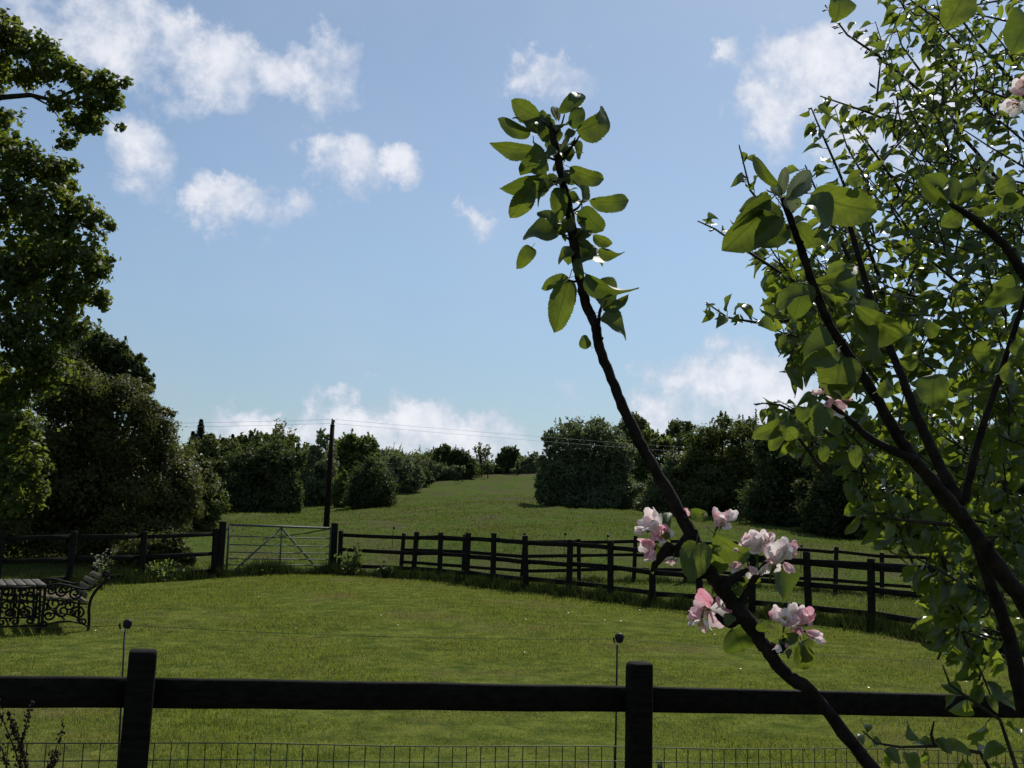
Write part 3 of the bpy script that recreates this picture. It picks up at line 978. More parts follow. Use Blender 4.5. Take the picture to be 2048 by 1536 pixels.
tree('hornbeam_tree', 'dark tree of the right-hand wood directly above the pink blossom', 'tree', 51, 1590,
     [(1550, 870, 46, 30), (1600, 865, 50, 30), (1560, 920, 60, 50), (1620, 920, 60, 50), (1540, 980, 60, 44), (1610, 985, 70, 50), (1560, 1030, 70, 28), (1630, 1040, 60, 30)], 'dark_leaf', .19, 17000, .2, group=RW)
tree('holly_tree', 'darkest tree of the right-hand wood behind the hanging pear leaves', 'tree', 46, 1690,
     [(1660, 880, 50, 40), (1715, 885, 50, 44), (1680, 950, 66, 60), (1640, 1010, 50, 50), (1700, 1030, 66, 44), (1750, 960, 60, 70), (1660, 1058, 50, 22)], 'dark_leaf', .18, 16000, .2, group=RW)
tree('alder_tree', 'tree of the right-hand wood hidden mostly by pear foliage', 'tree', 43, 1840,
     [(1800, 900, 70, 60), (1880, 890, 70, 60), (1820, 980, 80, 70), (1900, 980, 80, 70), (1780, 1040, 60, 44), (1860, 1055, 80, 40), (1940, 1050, 70, 50)], 'mid_leaf', .18, 15000, .2, group=RW)
tree('wych_elm_tree', 'tree of the right-hand wood at the extreme right edge', 'tree', 41, 2040,
     [(1990, 910, 80, 70), (2070, 900, 80, 70), (2020, 990, 90, 80), (2100, 1000, 90, 80), (2020, 1060, 80, 50), (2130, 1060, 80, 50)], 'dark_leaf', .18, 13000, .2, group=RW)
tree('rowan_tree', 'olive tree filling behind the apple stem between the willow and the dip', 'tree', 72, 1255,
     [(1235, 905, 36, 26), (1270, 915, 36, 26), (1250, 950, 50, 40), (1290, 960, 40, 36), (1225, 960, 36, 40)], 'brown_leaf', .2, 7000)
tree('crab_apple_tree', 'deep green tree wedged between the open-crowned tree and the olive shoulder', 'tree', 68, 1385,
     [(1370, 890, 32, 22), (1395, 900, 34, 26), (1380, 935, 44, 34), (1410, 960, 40, 40), (1350, 965, 40, 36)], 'dark_leaf', .2, 8000)
tree('elm_tree', 'green tree closing the gap at the middle of the right-hand wood', 'tree', 62, 1530,
     [(1520, 880, 36, 26), (1545, 900, 40, 34), (1530, 950, 50, 44), (1520, 1000, 50, 40), (1560, 985, 40, 40)], 'mid_leaf', .2, 9000, group=RW)
tree('bay_tree', 'dull green tree closing the gap left of the darkest tree of the right-hand wood', 'tree', 58, 1650,
     [(1630, 890, 44, 34), (1655, 930, 50, 44), (1640, 985, 56, 50), (1680, 1000, 50, 50)], 'brown_leaf', .19, 9000, group=RW)
# far wood on the ridge, a thin dark band between the nearer trees
wcl = []
for i in range(110):
    px = random.uniform(330, 1900)
    Y = random.uniform(170, 200)
    p = at(px, 1000, Y)
    z = g1(p.x, p.y)
    h = random.uniform(4.5, 7.5)
    for q in range(2):
        wcl.append((np.array([p.x + random.uniform(-2, 2), p.y, z + h * random.uniform(.3, .8)]), np.array([2.6, 2.6, h * .4])))
P, Nn, Pi, Ni = crown_points(wcl, 26000, .4, 8, .3)
V, T = quads_from(np.concatenate([P, Pi]), np.concatenate([Nn, Ni]), .6)
fw = link('far_wood', mesh_np('far_wood', V, T, M['mid_leaf']))
tag(fw, 'distant wood showing as a thin dark band along the ridge', 'wood', kind='stuff')

# ------------------------------------------------------------------ fences


def post_mesh(h, w, d, below=.25):
    """square sawn post with weathered chamfered top"""
    mb = MB()
    rings = []
    zs = [-below, 0, h * .35, h * .7, h - w * .22, h - w * .06, h]
    for k, z in enumerate(zs):
        s = 1.0 if k < 5 else (.97 if k == 5 else .84)
        x, y = w / 2 * s, d / 2 * s
        b = w * .10
        pr = [(-x + b, -y), (x - b, -y), (x, -y + b), (x, y - b), (x - b, y), (-x + b, y), (-x, y - b), (-x, -y + b)]
        j = .02 * w
        rings.append([(a + random.uniform(-j, j), c + random.uniform(-j, j), z + (random.uniform(-j, j) if k > 3 else 0)) for a, c in pr])
    mb.ring_stack(rings)
    return mb


def post(parent, p, h, w, d, ang, mat, lean=(0, 0)):
    mw = Matrix.Translation(Vector(p)) @ Matrix.Rotation(lean[0], 4, 'Y') @ Matrix.Rotation(lean[1], 4, 'X') @ Matrix.Rotation(ang, 4, 'Z')
    return link('post', post_mesh(h, w, d).mesh('post', M[mat]), parent, mw)


def rail_fence(name, label, pts, h, rails, w=.1, rh=.09, side=1, mat='fence_wood', lean=.03, group=None):
    """rails: heights above the ground, nailed on the far side of the posts, each length its own part"""
    t = thing(name, label, 'fence', pts[0], group)
    ang = []
    for i, p in enumerate(pts):
        q = pts[min(i + 1, len(pts) - 1)] - pts[max(i - 1, 0)]
        a = math.atan2(q.y, q.x)
        ang.append(a)
        post(t, p, h + random.uniform(-.03, .05), w, w * .85, a, mat, (random.uniform(-lean, lean), random.uniform(-lean, lean)))
    off = []
    for a in ang:
        nrm = Vector((-math.sin(a), math.cos(a), 0)) * side
        if nrm.y < 0:
            nrm = -nrm
        off.append(nrm * (w * .43 + .024))
    for i in range(len(pts) - 1):
        for z in rails:
            a = pts[i] + off[i] + Vector((0, 0, z + random.uniform(-.02, .02)))
            b = pts[i + 1] + off[i + 1] + Vector((0, 0, z + random.uniform(-.02, .02)))
            d = (b - a).normalized() * .003
            mb = MB()
            mb.bar(a + d, b - d, .036, rh * random.uniform(.92, 1.05), cuts=3, jitter=.006)
            mb.build('rail', M[mat], t)
    return t


rail_fence('paddock_fence', 'three-rail dark fence curving from the gate round the right side of the lawn', near_pts, 1.13, (.24, .62, 1.01), .105, .095, lean=.045)
rail_fence('paddock_fence', 'second three-rail dark fence crossing behind the curved one', far_pts, 1.12, (.30, .67, 1.02), .10, .085, lean=.055)
rail_fence('boundary_fence', 'dark rail fence in the shade left of the gate', left_pts, 1.16, (.14, .56, 1.02), .12, .095, lean=.02)
# the short bay closing the second fence on to the first
join = [far_pts[0], far_pts[0].lerp(near_pts[-1], .5), near_pts[-1] + Vector((.25, .25, 0))]

# --- field gate
gl, gr_ = ground_at(449, 23.1), ground_at(672, 25.0)
for p, lab, wd in ((gl, 'thick gatepost left of the metal gate beside the fence end', .15), (gr_, 'gatepost at the right-hand end of the metal gate', .15)):
    o = link('gatepost', post_mesh(1.32, wd, wd).mesh('gatepost', M['fence_wood']), None, Matrix.Translation(p) @ Matrix.Rotation(.5, 4, 'Z'))
    tag(o, lab, 'gatepost', 'gateposts of the field gate')
g = thing('field_gate', 'galvanised seven-bar field gate with V braces', 'gate', gl)
dg = (gr_ - gl)
A = gl + dg * .055 + Vector((0, 0, .12))
B = gr_ - dg * .035 + Vector((0, 0, .06))
Hg = 1.12
UP = Vector((0, 0, 1))


def gp(u, v):
    return A.lerp(B, u) + UP * (Hg * v)


def rod(name, pts, r, mat, parent, seg=7):
    mb = MB()
    mb.tube(pts, r, seg)
    return mb.build(name, M[mat], parent, True)


rod('stile', [gp(0, -.02), gp(0, 1.0)], .028, 'galv', g)
rod('stile', [gp(1, -.02), gp(1, 1.0)], .028, 'galv', g)
rod('stile', [gp(.5, 0), gp(.5, .985)], .021, 'galv', g)
rod('top_rail', [gp(0, 1.0), gp(1, 1.0)], .028, 'galv', g)
for v in (.02, .145, .275, .415, .575, .76):
    rod('bar', [gp(.01, v), gp(.99, v)], .014, 'galv', g)
nb = dg.cross(UP).normalized() * -.03
for u0 in (.08, .90):
    rod('brace', [gp(u0, .03) + nb, gp(.5, .97) + nb], .022, 'galv', g)
for v in (.12, .9):
    rod('hinge', [gp(-.045, v), gp(0, v)], .02, 'galv', g)

# --- near fence across the foreground
Pn = [at(272, 1380, 3.05), at(1272, 1400, 3.62)]
dn = (Pn[1] - Pn[0]).normalized()
stp = (Pn[1] - Pn[0])
posts = [Pn[0] - stp, Pn[0], Pn[1], Pn[1] + stp]
angn = math.atan2(dn.y, dn.x)
nf = thing('garden_fence', 'black stained post and rail fence across the foreground', 'fence', (Pn[0].x, Pn[0].y, g1(Pn[0].x, Pn[0].y)))
tops = {1: at(277, 1300, 3.05).z, 2: at(1278, 1325, 3.62).z}
tops[0], tops[3] = tops[1] + .06, tops[2] - .06
rail_z = {1: at(272, 1386, 3.1).z, 2: at(1272, 1400, 3.66).z}
rail_z[0], rail_z[3] = at(-700, 1350, 2.6).z * 0 + rail_z[1] + .02, at(2048, 1419, 4.19).z
fn = Vector((-math.sin(angn), math.cos(angn), 0))
for i in (1, 2):
    p = posts[i]
    z0 = g1(p.x, p.y)
    post(nf, (p.x, p.y, z0), tops[i] - z0, .084, .075, angn, 'near_wood', (.012, 0))
ext = [Pn[0] - stp * .8, Pn[0], Pn[1], Pn[1] + stp * 1.25]
ez = [rail_z[1] + .055, rail_z[1], rail_z[2], rail_z[2] + (rail_z[3] - rail_z[2]) * 1.25 * (stp.length / ((4.19 - 3.62) / dn.y))]
for i in range(3):
    a, b = ext[i].copy(), ext[i + 1].copy()
    a.z, b.z = ez[i], ez[i + 1]
    mb = MB()
    mb.bar(a + fn * .064 + dn * .002, b + fn * .064 - dn * .002, .036, .091, cuts=9, jitter=.0015)
    mb.build('rail', M['near_wood'], nf)
# welded wire stapled behind the posts
wm = MB()
wz = [at(0, 1482, 2.98).z, at(272, 1486, 3.14).z, at(1272, 1496, 3.7).z, at(2048, 1508, 4.25).z]


def wire_pt(s, dz):
    p = Pn[0] + dn * s + fn * .09
    zt = wz[1] + (wz[2] - wz[1]) * s / stp.length
    return Vector((p.x, p.y, zt - dz + .003 * math.sin(s * 5)))


s0, s1 = -1.3, 4.0
k = 0
while s0 + k * .0525 < s1:
    s = s0 + k * .0525
    wm.tube([wire_pt(s + random.uniform(-.002, .002), 0), wire_pt(s + random.uniform(-.004, .004), .8)], .0017, 4, False)
    k += 1
for j in range(16):
    wm.tube([wire_pt(s, .0525 * j) + fn * .0026 for s in np.linspace(s0, s1, 40)], .0019, 4, False)
tag(wm.build('wire_netting', M['wire'], nf), kind='stuff')

# --- electric fence stakes with black insulator heads


def stake(px, py, Y, label, group, k=1.0, foot=0.0, simple_=False):
    c = at(px, py, Y)
    z0 = g1(c.x, c.y)
    t = thing('fence_stake', label, 'stake', (c.x, c.y, z0), group)
    mb = MB()
    mb.tube([(c.x - .022 * k + foot, c.y, z0 - .1), (c.x - .016 * k + foot * .5, c.y, z0 + (c.z - z0) * .5), (c.x - .010 * k, c.y, c.z - .025 * k)], .0045 * k, 6)
    mb.build('rod', M['plastic'], t)
    cap = MB()
    prof = [(-.022, .004), (-.0205, .014), (-.012, .019), (.004, .0205), (.013, .0185), (.020, .012), (.022, .004)]
    rings = []
    for z, r in prof:
        rings.append([(c.x + math.cos(a) * r * k * (1 + .12 * math.sin(2 * a + z * 90)), c.y + math.sin(a) * r * k * .8, c.z + z * k) for a in np.arange(10) * .6283])
    cap.ring_stack(rings)
    cap.build('insulator', M['plastic'], t, False)
    if not simple_:
        cl = MB()
        cl.tube([(c.x - .014 * k, c.y - .006, c.z - .019), (c.x - .012, c.y - .007, c.z - .030)], .0055, 6)
        cl.build('collar', M['pale_plastic'], t)
        hk = MB()
        hk.tube([(c.x - .015 + .012 * math.cos(a), c.y - .012, c.z - .004 + .016 * math.sin(a)) for a in np.linspace(2.6, 4.2, 5)], .004, 5)
        hk.build('hook', M['plastic'], t)
    return c


S1 = stake(255, 1248, 3.9, 'thin stake with a black knob behind the left foreground post', 'electric fence stakes on the lawn', .86, .045)
S2 = stake(1239, 1276, 4.25, 'thin stake with a black knob left of the second foreground post', 'electric fence stakes on the lawn', .96, .0)
FS = 'electric fence stakes in the field'
for px, py, Y, lab in ((788, 1056, 31, 'tiny knobbed stake in the field furthest left, near the gate'), (1049, 1068, 29, 'tiny knobbed stake in the field directly left of the centre fence posts'), (1131, 1068, 28.6, 'tiny knobbed stake in the field second left of the apple blossom'),
                       (1216, 1072, 28.3, 'tiny knobbed stake in the field just left of the apple blossom'), (1603, 1092, 28, 'tiny knobbed stake in the field right of the pink blossom')):
    stake(px, py, Y, lab, FS, 1.9, 0.0, True)
ew = MB()
E0 = at(-300, 1240, 3.75)
E3 = at(2300, 1342, 4.65)
wp = []
for a, b in ((E0, S1), (S1, S2), (S2, E3)):
    for u in np.linspace(0, 1, 14)[:-1]:
        p = a.lerp(b, u)
        wp.append(p + Vector((0, 0, -.018 * 4 * u * (1 - u) - .004)))
wp.append(E3)
ew.tube(wp, .0010, 5)
tag(ew.build('electric_wire', M['wire']), 'thin electric fence wire strung between the knobbed stakes', 'wire')

# --- telegraph pole and overhead wires
pb = ground_at(655, 36)
pt = at(665, 850, 36)
pole = thing('telegraph_pole', 'dark wooden telegraph pole standing behind the gate', 'pole', pb)
mb = MB()
mb.tube([pb - UP * .3, pb.lerp(pt, .5), pt], [.118, .105, .085], 12)
mb.build('pole', M['pole_wood'], pole, True)
mb = MB()
mb.tube([pt, pt + Vector((.01, 0, .12)), pt + Vector((-.01, 0, .25))], [.05, .07, .03], 8)
mb.tube([pt + Vector((.0, 0, .06)), pt + Vector((.07, 0, .16)), pt + Vector((.01, 0, .22))], [.03, .04, .02], 6)
mb.build('insulator', M['ceramic'], pole)
mb = MB()
mb.tube([pt - UP * .03, pt + UP * .012], [.094, .090], 12)
mb.build('pole_cap', M['plastic'], pole)
for dz, lab in ((.22, 'upper of the two thin overhead wires running to the pole top'), (.06, 'lower of the two thin overhead wires running to the pole top')):
    mb = MB()
    a, m_, b = at(-700, 836 - dz * 40, 46), pt + UP * dz, at(1900, 925 - dz * 60, 118)
    P = [a.lerp(m_, u) - UP * (.35 * 4 * u * (1 - u)) for u in np.linspace(0, 1, 18)][:-1] + [m_.lerp(b, u) - UP * (.55 * 4 * u * (1 - u)) for u in np.linspace(0, 1, 26)]
    mb.tube(P, .0045, 4)
    tag(mb.build('overhead_wire', M['cable']), lab, 'wire', 'overhead wires')

# ------------------------------------------------------------------ cast-iron bench and table


def spiral(c, r, a0, turns, n=16, sgn=1, squash=1.0):
    return [(c[0] + r * (1 - .82 * u) * math.cos(a0 + sgn * u * turns * 6.283), c[1] + squash * r * (1 - .82 * u) * math.sin(a0 + sgn * u * turns * 6.283)) for u in np.linspace(0, 1, n)]


def iron_panel(parent, name, org, fwd, curves, r=.0155, thick=.014):
    """flat cast-iron scrollwork: curves in the (forward, up) plane of one end frame"""
    mb = MB()
    o, f = Vector(org), Vector(fwd).normalized()
    for c in curves:
        rr = r
        if isinstance(c, tuple):
            c, rr = c
        mb.tube([o + f * x + UP * z for x, z in c], rr, 6)
    return mb.build(name, M['iron'], parent, True)


def bez(pts, n=18):
    P = np.array(pts, float)
    t = np.linspace(0, 1, n)[:, None]
    k = len(P) - 1
    out = 0
    for i in range(k + 1):
        out = out + math.comb(k, i) * (1 - t) ** (k - i) * t ** i * P[i]
    return [tuple(p) for p in out]


RB = at(176, 1258, 13.0)
RB.z = g1(RB.x, RB.y)
along = Vector((-.50, .86, 0)).normalized()       # length of the bench, away from the camera
face = Vector((-.86, -.50, 0)).normalized()       # the way the seat faces
bench = thing('garden_bench', 'cast-iron scroll bench with wooden slats beside the table', 'bench', RB)
back_leg = bez([(0, 0), (-.03, .16), (.04, .30), (.03, .40), (-.02, .55), (-.22, .70)], 22)
arm = bez([(-.06, .60), (.10, .46), (.22, .62), (.42, .66), (.58, .64), (.56, .52)], 20)
front = bez([(.60, 0), (.52, .12), (.62, .26), (.52, .40), (.58, .52), (.57, .62)], 16)
seat = bez([(.03, .36), (.12, .34), (.30, .42), (.58, .42)], 12)
low = bez([(0.0, .06), (.2, .16), (.40, .16), (.60, .06)], 12)
fr = [(back_leg, .02), (arm, .016), (front, .018), (seat, .014), (low, .012),
      spiral((.14, .24), .095, 0, 1.6), spiral((.33, .27), .105, 2, 1.5, sgn=-1), spiral((.49, .22), .085, 1, 1.5),
      spiral((.20, .50), .085, 3, 1.5), spiral((.36, .53), .075, 0, 1.5, sgn=-1), spiral((.49, .54), .06, 2, 1.4), spiral((.07, .12), .05, 0, 1.2), spiral((.54, .10), .045, 0, 1.2),
      spiral((-.17, .745), .05, -.8, 1.3)]
BL = 1.22
for k in (0, 1):
    iron_panel(bench, 'end_frame', RB + along * BL * k, face, fr)
for k in range(5):      # seat slats
    x = .08 + k * .115
    z = .425 - .05 * (1 - k / 4) ** 2 + (.012 if k == 4 else 0)
    a = RB + face * x + UP * (z + .012)
    mb = MB()
    mb.bar(a + along * .0, a + along * BL, .092, .022, cuts=4, jitter=.002)
    mb.build('seat_slat', M['slat'], bench)
for k, (x, z) in enumerate(((.035, .46), (-.005, .55), (-.06, .635), (-.135, .705))):
    a = RB + face * (x + .02) + UP * z
    mb = MB()
    up = (UP * .85 - face * (.18 + .17 * k)).normalized()
    mb.bar(a, a + along * BL, .022, .072, up=up, cuts=4, jitter=.002)
    mb.build('back_slat', M['slat'], bench)
rod('stretcher', [RB + face * .3 + UP * .16, RB + face * .3 + UP * .16 + along * BL], .012, 'iron', bench)

TB = at(84, 1246, 12.7)
TB.z = g1(TB.x, TB.y)
table = thing('garden_table', 'slatted garden table with black cast-iron scroll ends by the bench', 'table', TB)
TW, TL, TH = .78, 1.25, .60
leg1 = bez([(.02, 0), (.08, .15), (-.02, .30), (.10, .45), (.04, .60), (.06, TH)], 18)
leg2 = [(TW - x, z) for x, z in leg1]
tf = [(leg1, .016), (leg2, .016), ([(.0, TH - .01), (TW, TH - .01)], .016), ([(.05, .10), (TW - .05, .10)], .012),
      spiral((.17, .46), .085, 0, 1.5), spiral((.61, .46), .085, 3.1, 1.5, sgn=-1), spiral((.39, .46), .08, 1.5, 1.5), spiral((.20, .27), .09, 3, 1.6, sgn=-1), spiral((.58, .27), .09, 0, 1.6),
      spiral((.39, .27), .08, -1.5, 1.5, sgn=-1), spiral((.15, .17), .06, 1, 1.3), spiral((.63, .17), .06, 2, 1.3, sgn=-1), spiral((.32, .16), .06, 0, 1.3), spiral((.47, .16), .06, 3, 1.3, sgn=-1),
      [(.29, .12), (.29, TH)], [(.50, .12), (.50, TH)], bez([(.05, .42), (.25, .36), (.5, .5), (.74, .42)], 10)]
for k in (0, 1):
    iron_panel(table, 'end_frame', TB + along * (TL - .1) * k, face, tf)
for k in range(7):
    x = .05 + k * .115
    a = TB + face * x + UP * (TH + .02)
    mb = MB()
    mb.bar(a - along * .05, a + along * (TL - .05), .100, .024, cuts=4, jitter=.002)
    mb.build('table_slat', M['table_slat'], table)
rod('stretcher', [TB + face * .39 + UP * .12, TB + face * .39 + UP * .12 + along * (TL - .1)], .012, 'iron', table)

# ------------------------------------------------------------------ grass


def blades(n, X, Yv, h, w, mat, name, label, lean=.5, zf=None):
    z = gz(X, Yv)
    a = rng.uniform(0, 2 * math.pi, n)
    la = rng.uniform(0, 2 * math.pi, n)
    ln = rng.uniform(.1, 1, n) * lean
    dx, dy = np.cos(a) * w * .5, np.sin(a) * w * .5
    P0 = np.stack([X - dx, Yv - dy, z - .01], 1)
    P1 = np.stack([X + dx, Yv + dy, z - .01], 1)
    P2 = np.stack([X + np.cos(la) * ln * h, Yv + np.sin(la) * ln * h, z + h * (1 - .3 * ln)], 1)
    V = np.stack([P0, P1, P2], 1).reshape(-1, 3)
    T = np.arange(3 * n).reshape(-1, 3)
    o = link(name, mesh_np(name, V, T, M[mat]))
    return tag(o, label, 'grass', kind='stuff')


def scatter(n, ylo, yhi, power=1.0, margin=.57):
    u = rng.uniform(0, 1, n) ** power
    Y = ylo + (yhi - ylo) * u
    X = rng.uniform(-1, 1, n) * (Y * margin + .8)
    return X, Y


def patch(x, y):
    return np.sin(x * 1.3 + 1.7 * np.sin(y * .7)) * np.sin(y * 1.1 + x * .4) + .6 * np.sin(x * 3.1 - y * 2.3) * np.sin(y * 3.7)


X, Yv = scatter(420000, 5.0, 26, 1.35)
k = inside(LAWN_POLY, X, Yv)
X, Yv = X[k], Yv[k]
pz = patch(X, Yv)
n = len(X)
h = (.024 + .012 * np.clip(pz, -1, 1.4)) * rng.uniform(.5, 1.5, n) * (1 + .015 * Yv)
blades(n, X, Yv, h, .0045 + .0006 * Yv, 'lawn_blade', 'lawn_grass', 'short mown grass blades covering the garden lawn', .9)
X, Yv = scatter(230000, 16, 75, 1.5)
k = ~inside(LAWN_POLY, X, Yv)
X, Yv = X[k], Yv[k]
n = len(X)
pz = patch(X * .5, Yv * .5)
h = (.065 + .03 * pz) * rng.uniform(.5, 1.6, n)
h = np.clip(h, .02, .3)
blades(n, X, Yv, h, .008 + .0007 * Yv, 'field_blade', 'pasture_grass', 'uneven tufted grass across the rising pasture', .8)
# rank grass left under the fences, coloured dark for weeds and rail shade
XS, YS, HS = [], [], []
for line, cnt, hh in ((near_pts, 3000, .20), (far_pts, 800, .13), (left_pts, 2200, .24), ([left_pts[0], gl, gr_, near_pts[-1]], 2600, .27)):
    for a, b in zip(line[:-1], line[1:]):
        m = int(cnt * max(.5, (b - a).length / 1.3))
        u = rng.uniform(0, 1, m)
        off = rng.normal(size=m) * .22
        d = (b - a).normalized()
        XS.append(a.x + (b.x - a.x) * u - d.y * off)
        YS.append(a.y + (b.y - a.y) * u + d.x * off)
        HS.append(hh * rng.uniform(.3, 1.3, m) * (1 + .5 * np.sin(u * 9 + a.x * 3)))
X, Yv, h = np.concatenate(XS), np.concatenate(YS), np.concatenate(HS)
blades(len(X), X, Yv, np.clip(h, .03, .5), .018, 'rank', 'rank_grass', 'long rank grass left standing under the fences and gate', .6)
X, Yv = scatter(34, 9, 24, 1)
k = inside(LAWN_POLY, X, Yv)
X, Yv = X[k], Yv[k]
V, T = quads_from(np.stack([X, Yv, gz(X, Yv) + .035], 1), np.tile([0, -.3, 1.0], (len(X), 1)), .022, 1.25)
tag(link('daisies', mesh_np('daisies', V, T, M['daisy'])), 'tiny white daisies dotted over the lawn', 'flowers', kind='stuff')


def weed(name, label, px, Y, h, spread, n_stem, mat, leaf, cat='weed', white=0):
    b = ground_at(px, Y)
    t = thing(name, label, cat, b)
    st = MB()
    P = []
    W_ = []
    for i in range(n_stem):
        a, r = random.uniform(0, 6.28), spread * random.uniform(.2, 1)
        q = b + Vector((math.cos(a) * r, math.sin(a) * r, h * random.uniform(.5, 1)))
        s = b + Vector((math.cos(a) * r * .3, math.sin(a) * r * .3, -.02))
        st.tube([s, s.lerp(q, .5) + UP * h * .05, q], [.008, .006, .003], 4)
        for u in rng.uniform(.2, 1, 16):
            P.append(np.array(s.lerp(q, u)) + rng.normal(size=3) * spread * .16)
        if white:
            for u in range(white):
                W_.append(np.array(q) + rng.normal(size=3) * .05)
    st.build('stems', M['weed'], t)
    P = np.array(P)
    V, T = quads_from(P, rng.normal(size=P.shape) + np.array([0, -.3, .8]), leaf)
    link('leaves', mesh_np('leaves', V, T, M[mat]), t)
    if W_:
        V, T = quads_from(np.array(W_), np.tile([0, -.4, 1.0], (len(W_), 1)), .05)
        link('flowers', mesh_np('flowers', V, T, M['blossomy']), t)['kind'] = 'stuff'
    return t


weed('elder_seedling', 'leafy weed clump at the foot of the post right of the gate', 708, 24.3, .78, .33, 16, 'mid_leaf', .10)
weed('dock_weed', 'bright green dock plant on the lawn edge right of the gate', 775, 23.3, .30, .2, 7, 'weed', .13)
weed('nettle_clump', 'dark nettle clump under the rails left of the gate', 330, 21.9, .42, .5, 24, 'mid_leaf', .09)
weed('nettle_clump', 'nettle clump growing around the bottom bar of the gate', 520, 23.9, .26, .6, 20, 'mid_leaf', .09)
weed('cow_parsley', 'pale wispy cow parsley behind the bench back', 222, 19.5, .72, .25, 9, 'weed', .05, white=3)
weed('thistle', 'single small thistle standing on the lawn by the wire netting', 1322, 6.4, .10, .03, 3, 'weed', .03)

# --- dead dock stems at the lower left corner
for (lab, stems) in (('bushy dead dock with seed heads crowding the lower left corner', (((60, 1600), (30, 1500), (-10, 1400), .006), ((75, 1620), (45, 1500), (15, 1420), .005), ((30, 1600), (5, 1500), (-30, 1440), .005), ((70, 1600), (40, 1490), (25, 1450), .004))),
                     ('upright dead dock stem ending just under the rail', (((30, 1620), (45, 1480), (64, 1404), .005),)),
                     ('shorter dead dock stem leaning right against the netting', (((60, 1640), (100, 1530), (128, 1452), .004), ((85, 1600), (100, 1540), (115, 1508), .003)))):
    base = at(stems[0][0][0], stems[0][0][1], 2.7)
    t = thing('dead_dock', lab, 'plant', (base.x, base.y, g1(base.x, base.y)), 'dead dock plants')
    st, sd = MB(), MB()
    for a, m_, b, r in stems:
        A_, M_, B_ = at(*a, 2.7), at(*m_, 2.68), at(*b, 2.66)
        G_ = Vector((A_.x - .05, A_.y, g1(A_.x, A_.y)))
        st.tube([G_, A_, M_, B_], [r * .6, r * .5, r * .4, r * .2], 5)
        for u in np.linspace(0.05, 1, 46):
            p = (A_ * (1 - u) ** 2 + M_ * 2 * u * (1 - u) + B_ * u * u)
            p = A_.lerp(M_, u * 2) if u < .5 else M_.lerp(B_, u * 2 - 1)
            if random.random() < .25:
                continue
            for q in range(random.randint(2, 4)):
                c = np.array(p) + rng.normal(size=3) * .0045
                s = random.uniform(.002, .0042)
                V = c + np.array([(s, 0, 0), (-s, 0, 0), (0, s, 0), (0, -s, 0), (0, 0, s * 1.3), (0, 0, -s * 1.3)])
                sd.add(V, None, [(0, 2, 4), (2, 1, 4), (1, 3, 4), (3, 0, 4), (2, 0, 5), (1, 2, 5), (3, 1, 5), (0, 3, 5)])
    st.build('stems', M['dock'], t)
    sd.build('seed_heads', M['dock'], t)['kind'] = 'stuff'

# ------------------------------------------------------------------ leaves and petals (unit meshes: length along +X, width along Y)


def leaf_mesh(name, mat, nx=20, serr=.035, fold=.35, curl=.25, twist=.3, petiole=.28, peak=.42, seed=0, thin=False):
    r = random.Random(seed)
    us = np.linspace(0, 1, nx + 1)
    vs_ = [-1, -.5, 0, .5, 1] if not thin else [-1, 0, 1]
    V, Q = [], []
    a = peak / (1 - peak)
    for i, u in enumerate(us):
        e = .85 if thin else .60
        w = .5 * (u ** (a * e)) * ((1 - u) ** e) / ((peak ** (a * e)) * ((1 - peak) ** e)) * (1 if thin or u < .9 else .55 + 4.5 * (1 - u)) if 0 < u < 1 else .0
        w = max(w, .012)
        if serr and 2 < i < nx - 1:
            w *= 1 + serr * (1 if i % 2 else -1) * 1.4 + r.uniform(-.03, .03)
        for v in vs_:
            y = v * w
            z = fold * abs(y) * (1 - .3 * u) - curl * (u - .25) ** 2 * .9 + twist * y * (u - .4) + (.02 + .03 * abs(v)) * math.sin(9 * u + 2 * v + seed * 2)
            V.append((u, y, z))
    k = len(vs_)
    for i in range(nx):
        for j in range(k - 1):
            Q.append((i * k + j, i * k + j + 1, (i + 1) * k + j + 1, (i + 1) * k + j))
    T = []
    if petiole:
        b = len(V)
        t = .016 if not thin else .02
        for u in (-petiole, -petiole * .5, .02):
            zz = -.25 * (u * u) - curl * .0625 * .9
            V += [(u, -t, zz - .01), (u, t, zz - .01), (u, 0, zz + t)]
        for s in range(2):
            for j in range(3):
                m = (j + 1) % 3
                Q.append((b + s * 3 + j, b + s * 3 + m, b + s * 3 + 3 + m, b + s * 3 + 3 + j))
    return mesh_np(name, V, np.array(Q), M[mat], True)


APL = [leaf_mesh('leaf', 'apple_leaf', 44, .016, f, c, t, .22, p, s) for s, (f, c, t, p) in enumerate(((.55, .5, .5, .42), (.4, .85, -.6, .40), (.8, .3, .3, .45), (.5, 1.1, .8, .42), (.35, .6, -.9, .46)))]
WOOL = [leaf_mesh('leaf', 'woolly', 20, .04, .8, .4, .6, .1, .4, 11), leaf_mesh('leaf', 'woolly', 20, .04, .9, -.3, -.5, .1, .45, 12)]
PRL = [leaf_mesh('leaf', 'pear_leaf', 6, 0, f, c, t, .35, p, s, True) for s, (f, c, t, p) in enumerate(((.4, .3, .2, .40), (.6, .5, -.3, .38), (.3, .7, .4, .42), (.5, .1, .5, .4)))]


def frame(B, T, nrm, width, xs_=None):
    X = (T - B)
    l = X.length
    X = X / l
    Z = (nrm - X * nrm.dot(X)).normalized()
    Y = Z.cross(X)
    m = Matrix.Identity(4)
    for i in range(3):
        m[i][0], m[i][1], m[i][2], m[i][3] = X[i] * l, Y[i] * width, Z[i] * l, B[i]
    return m


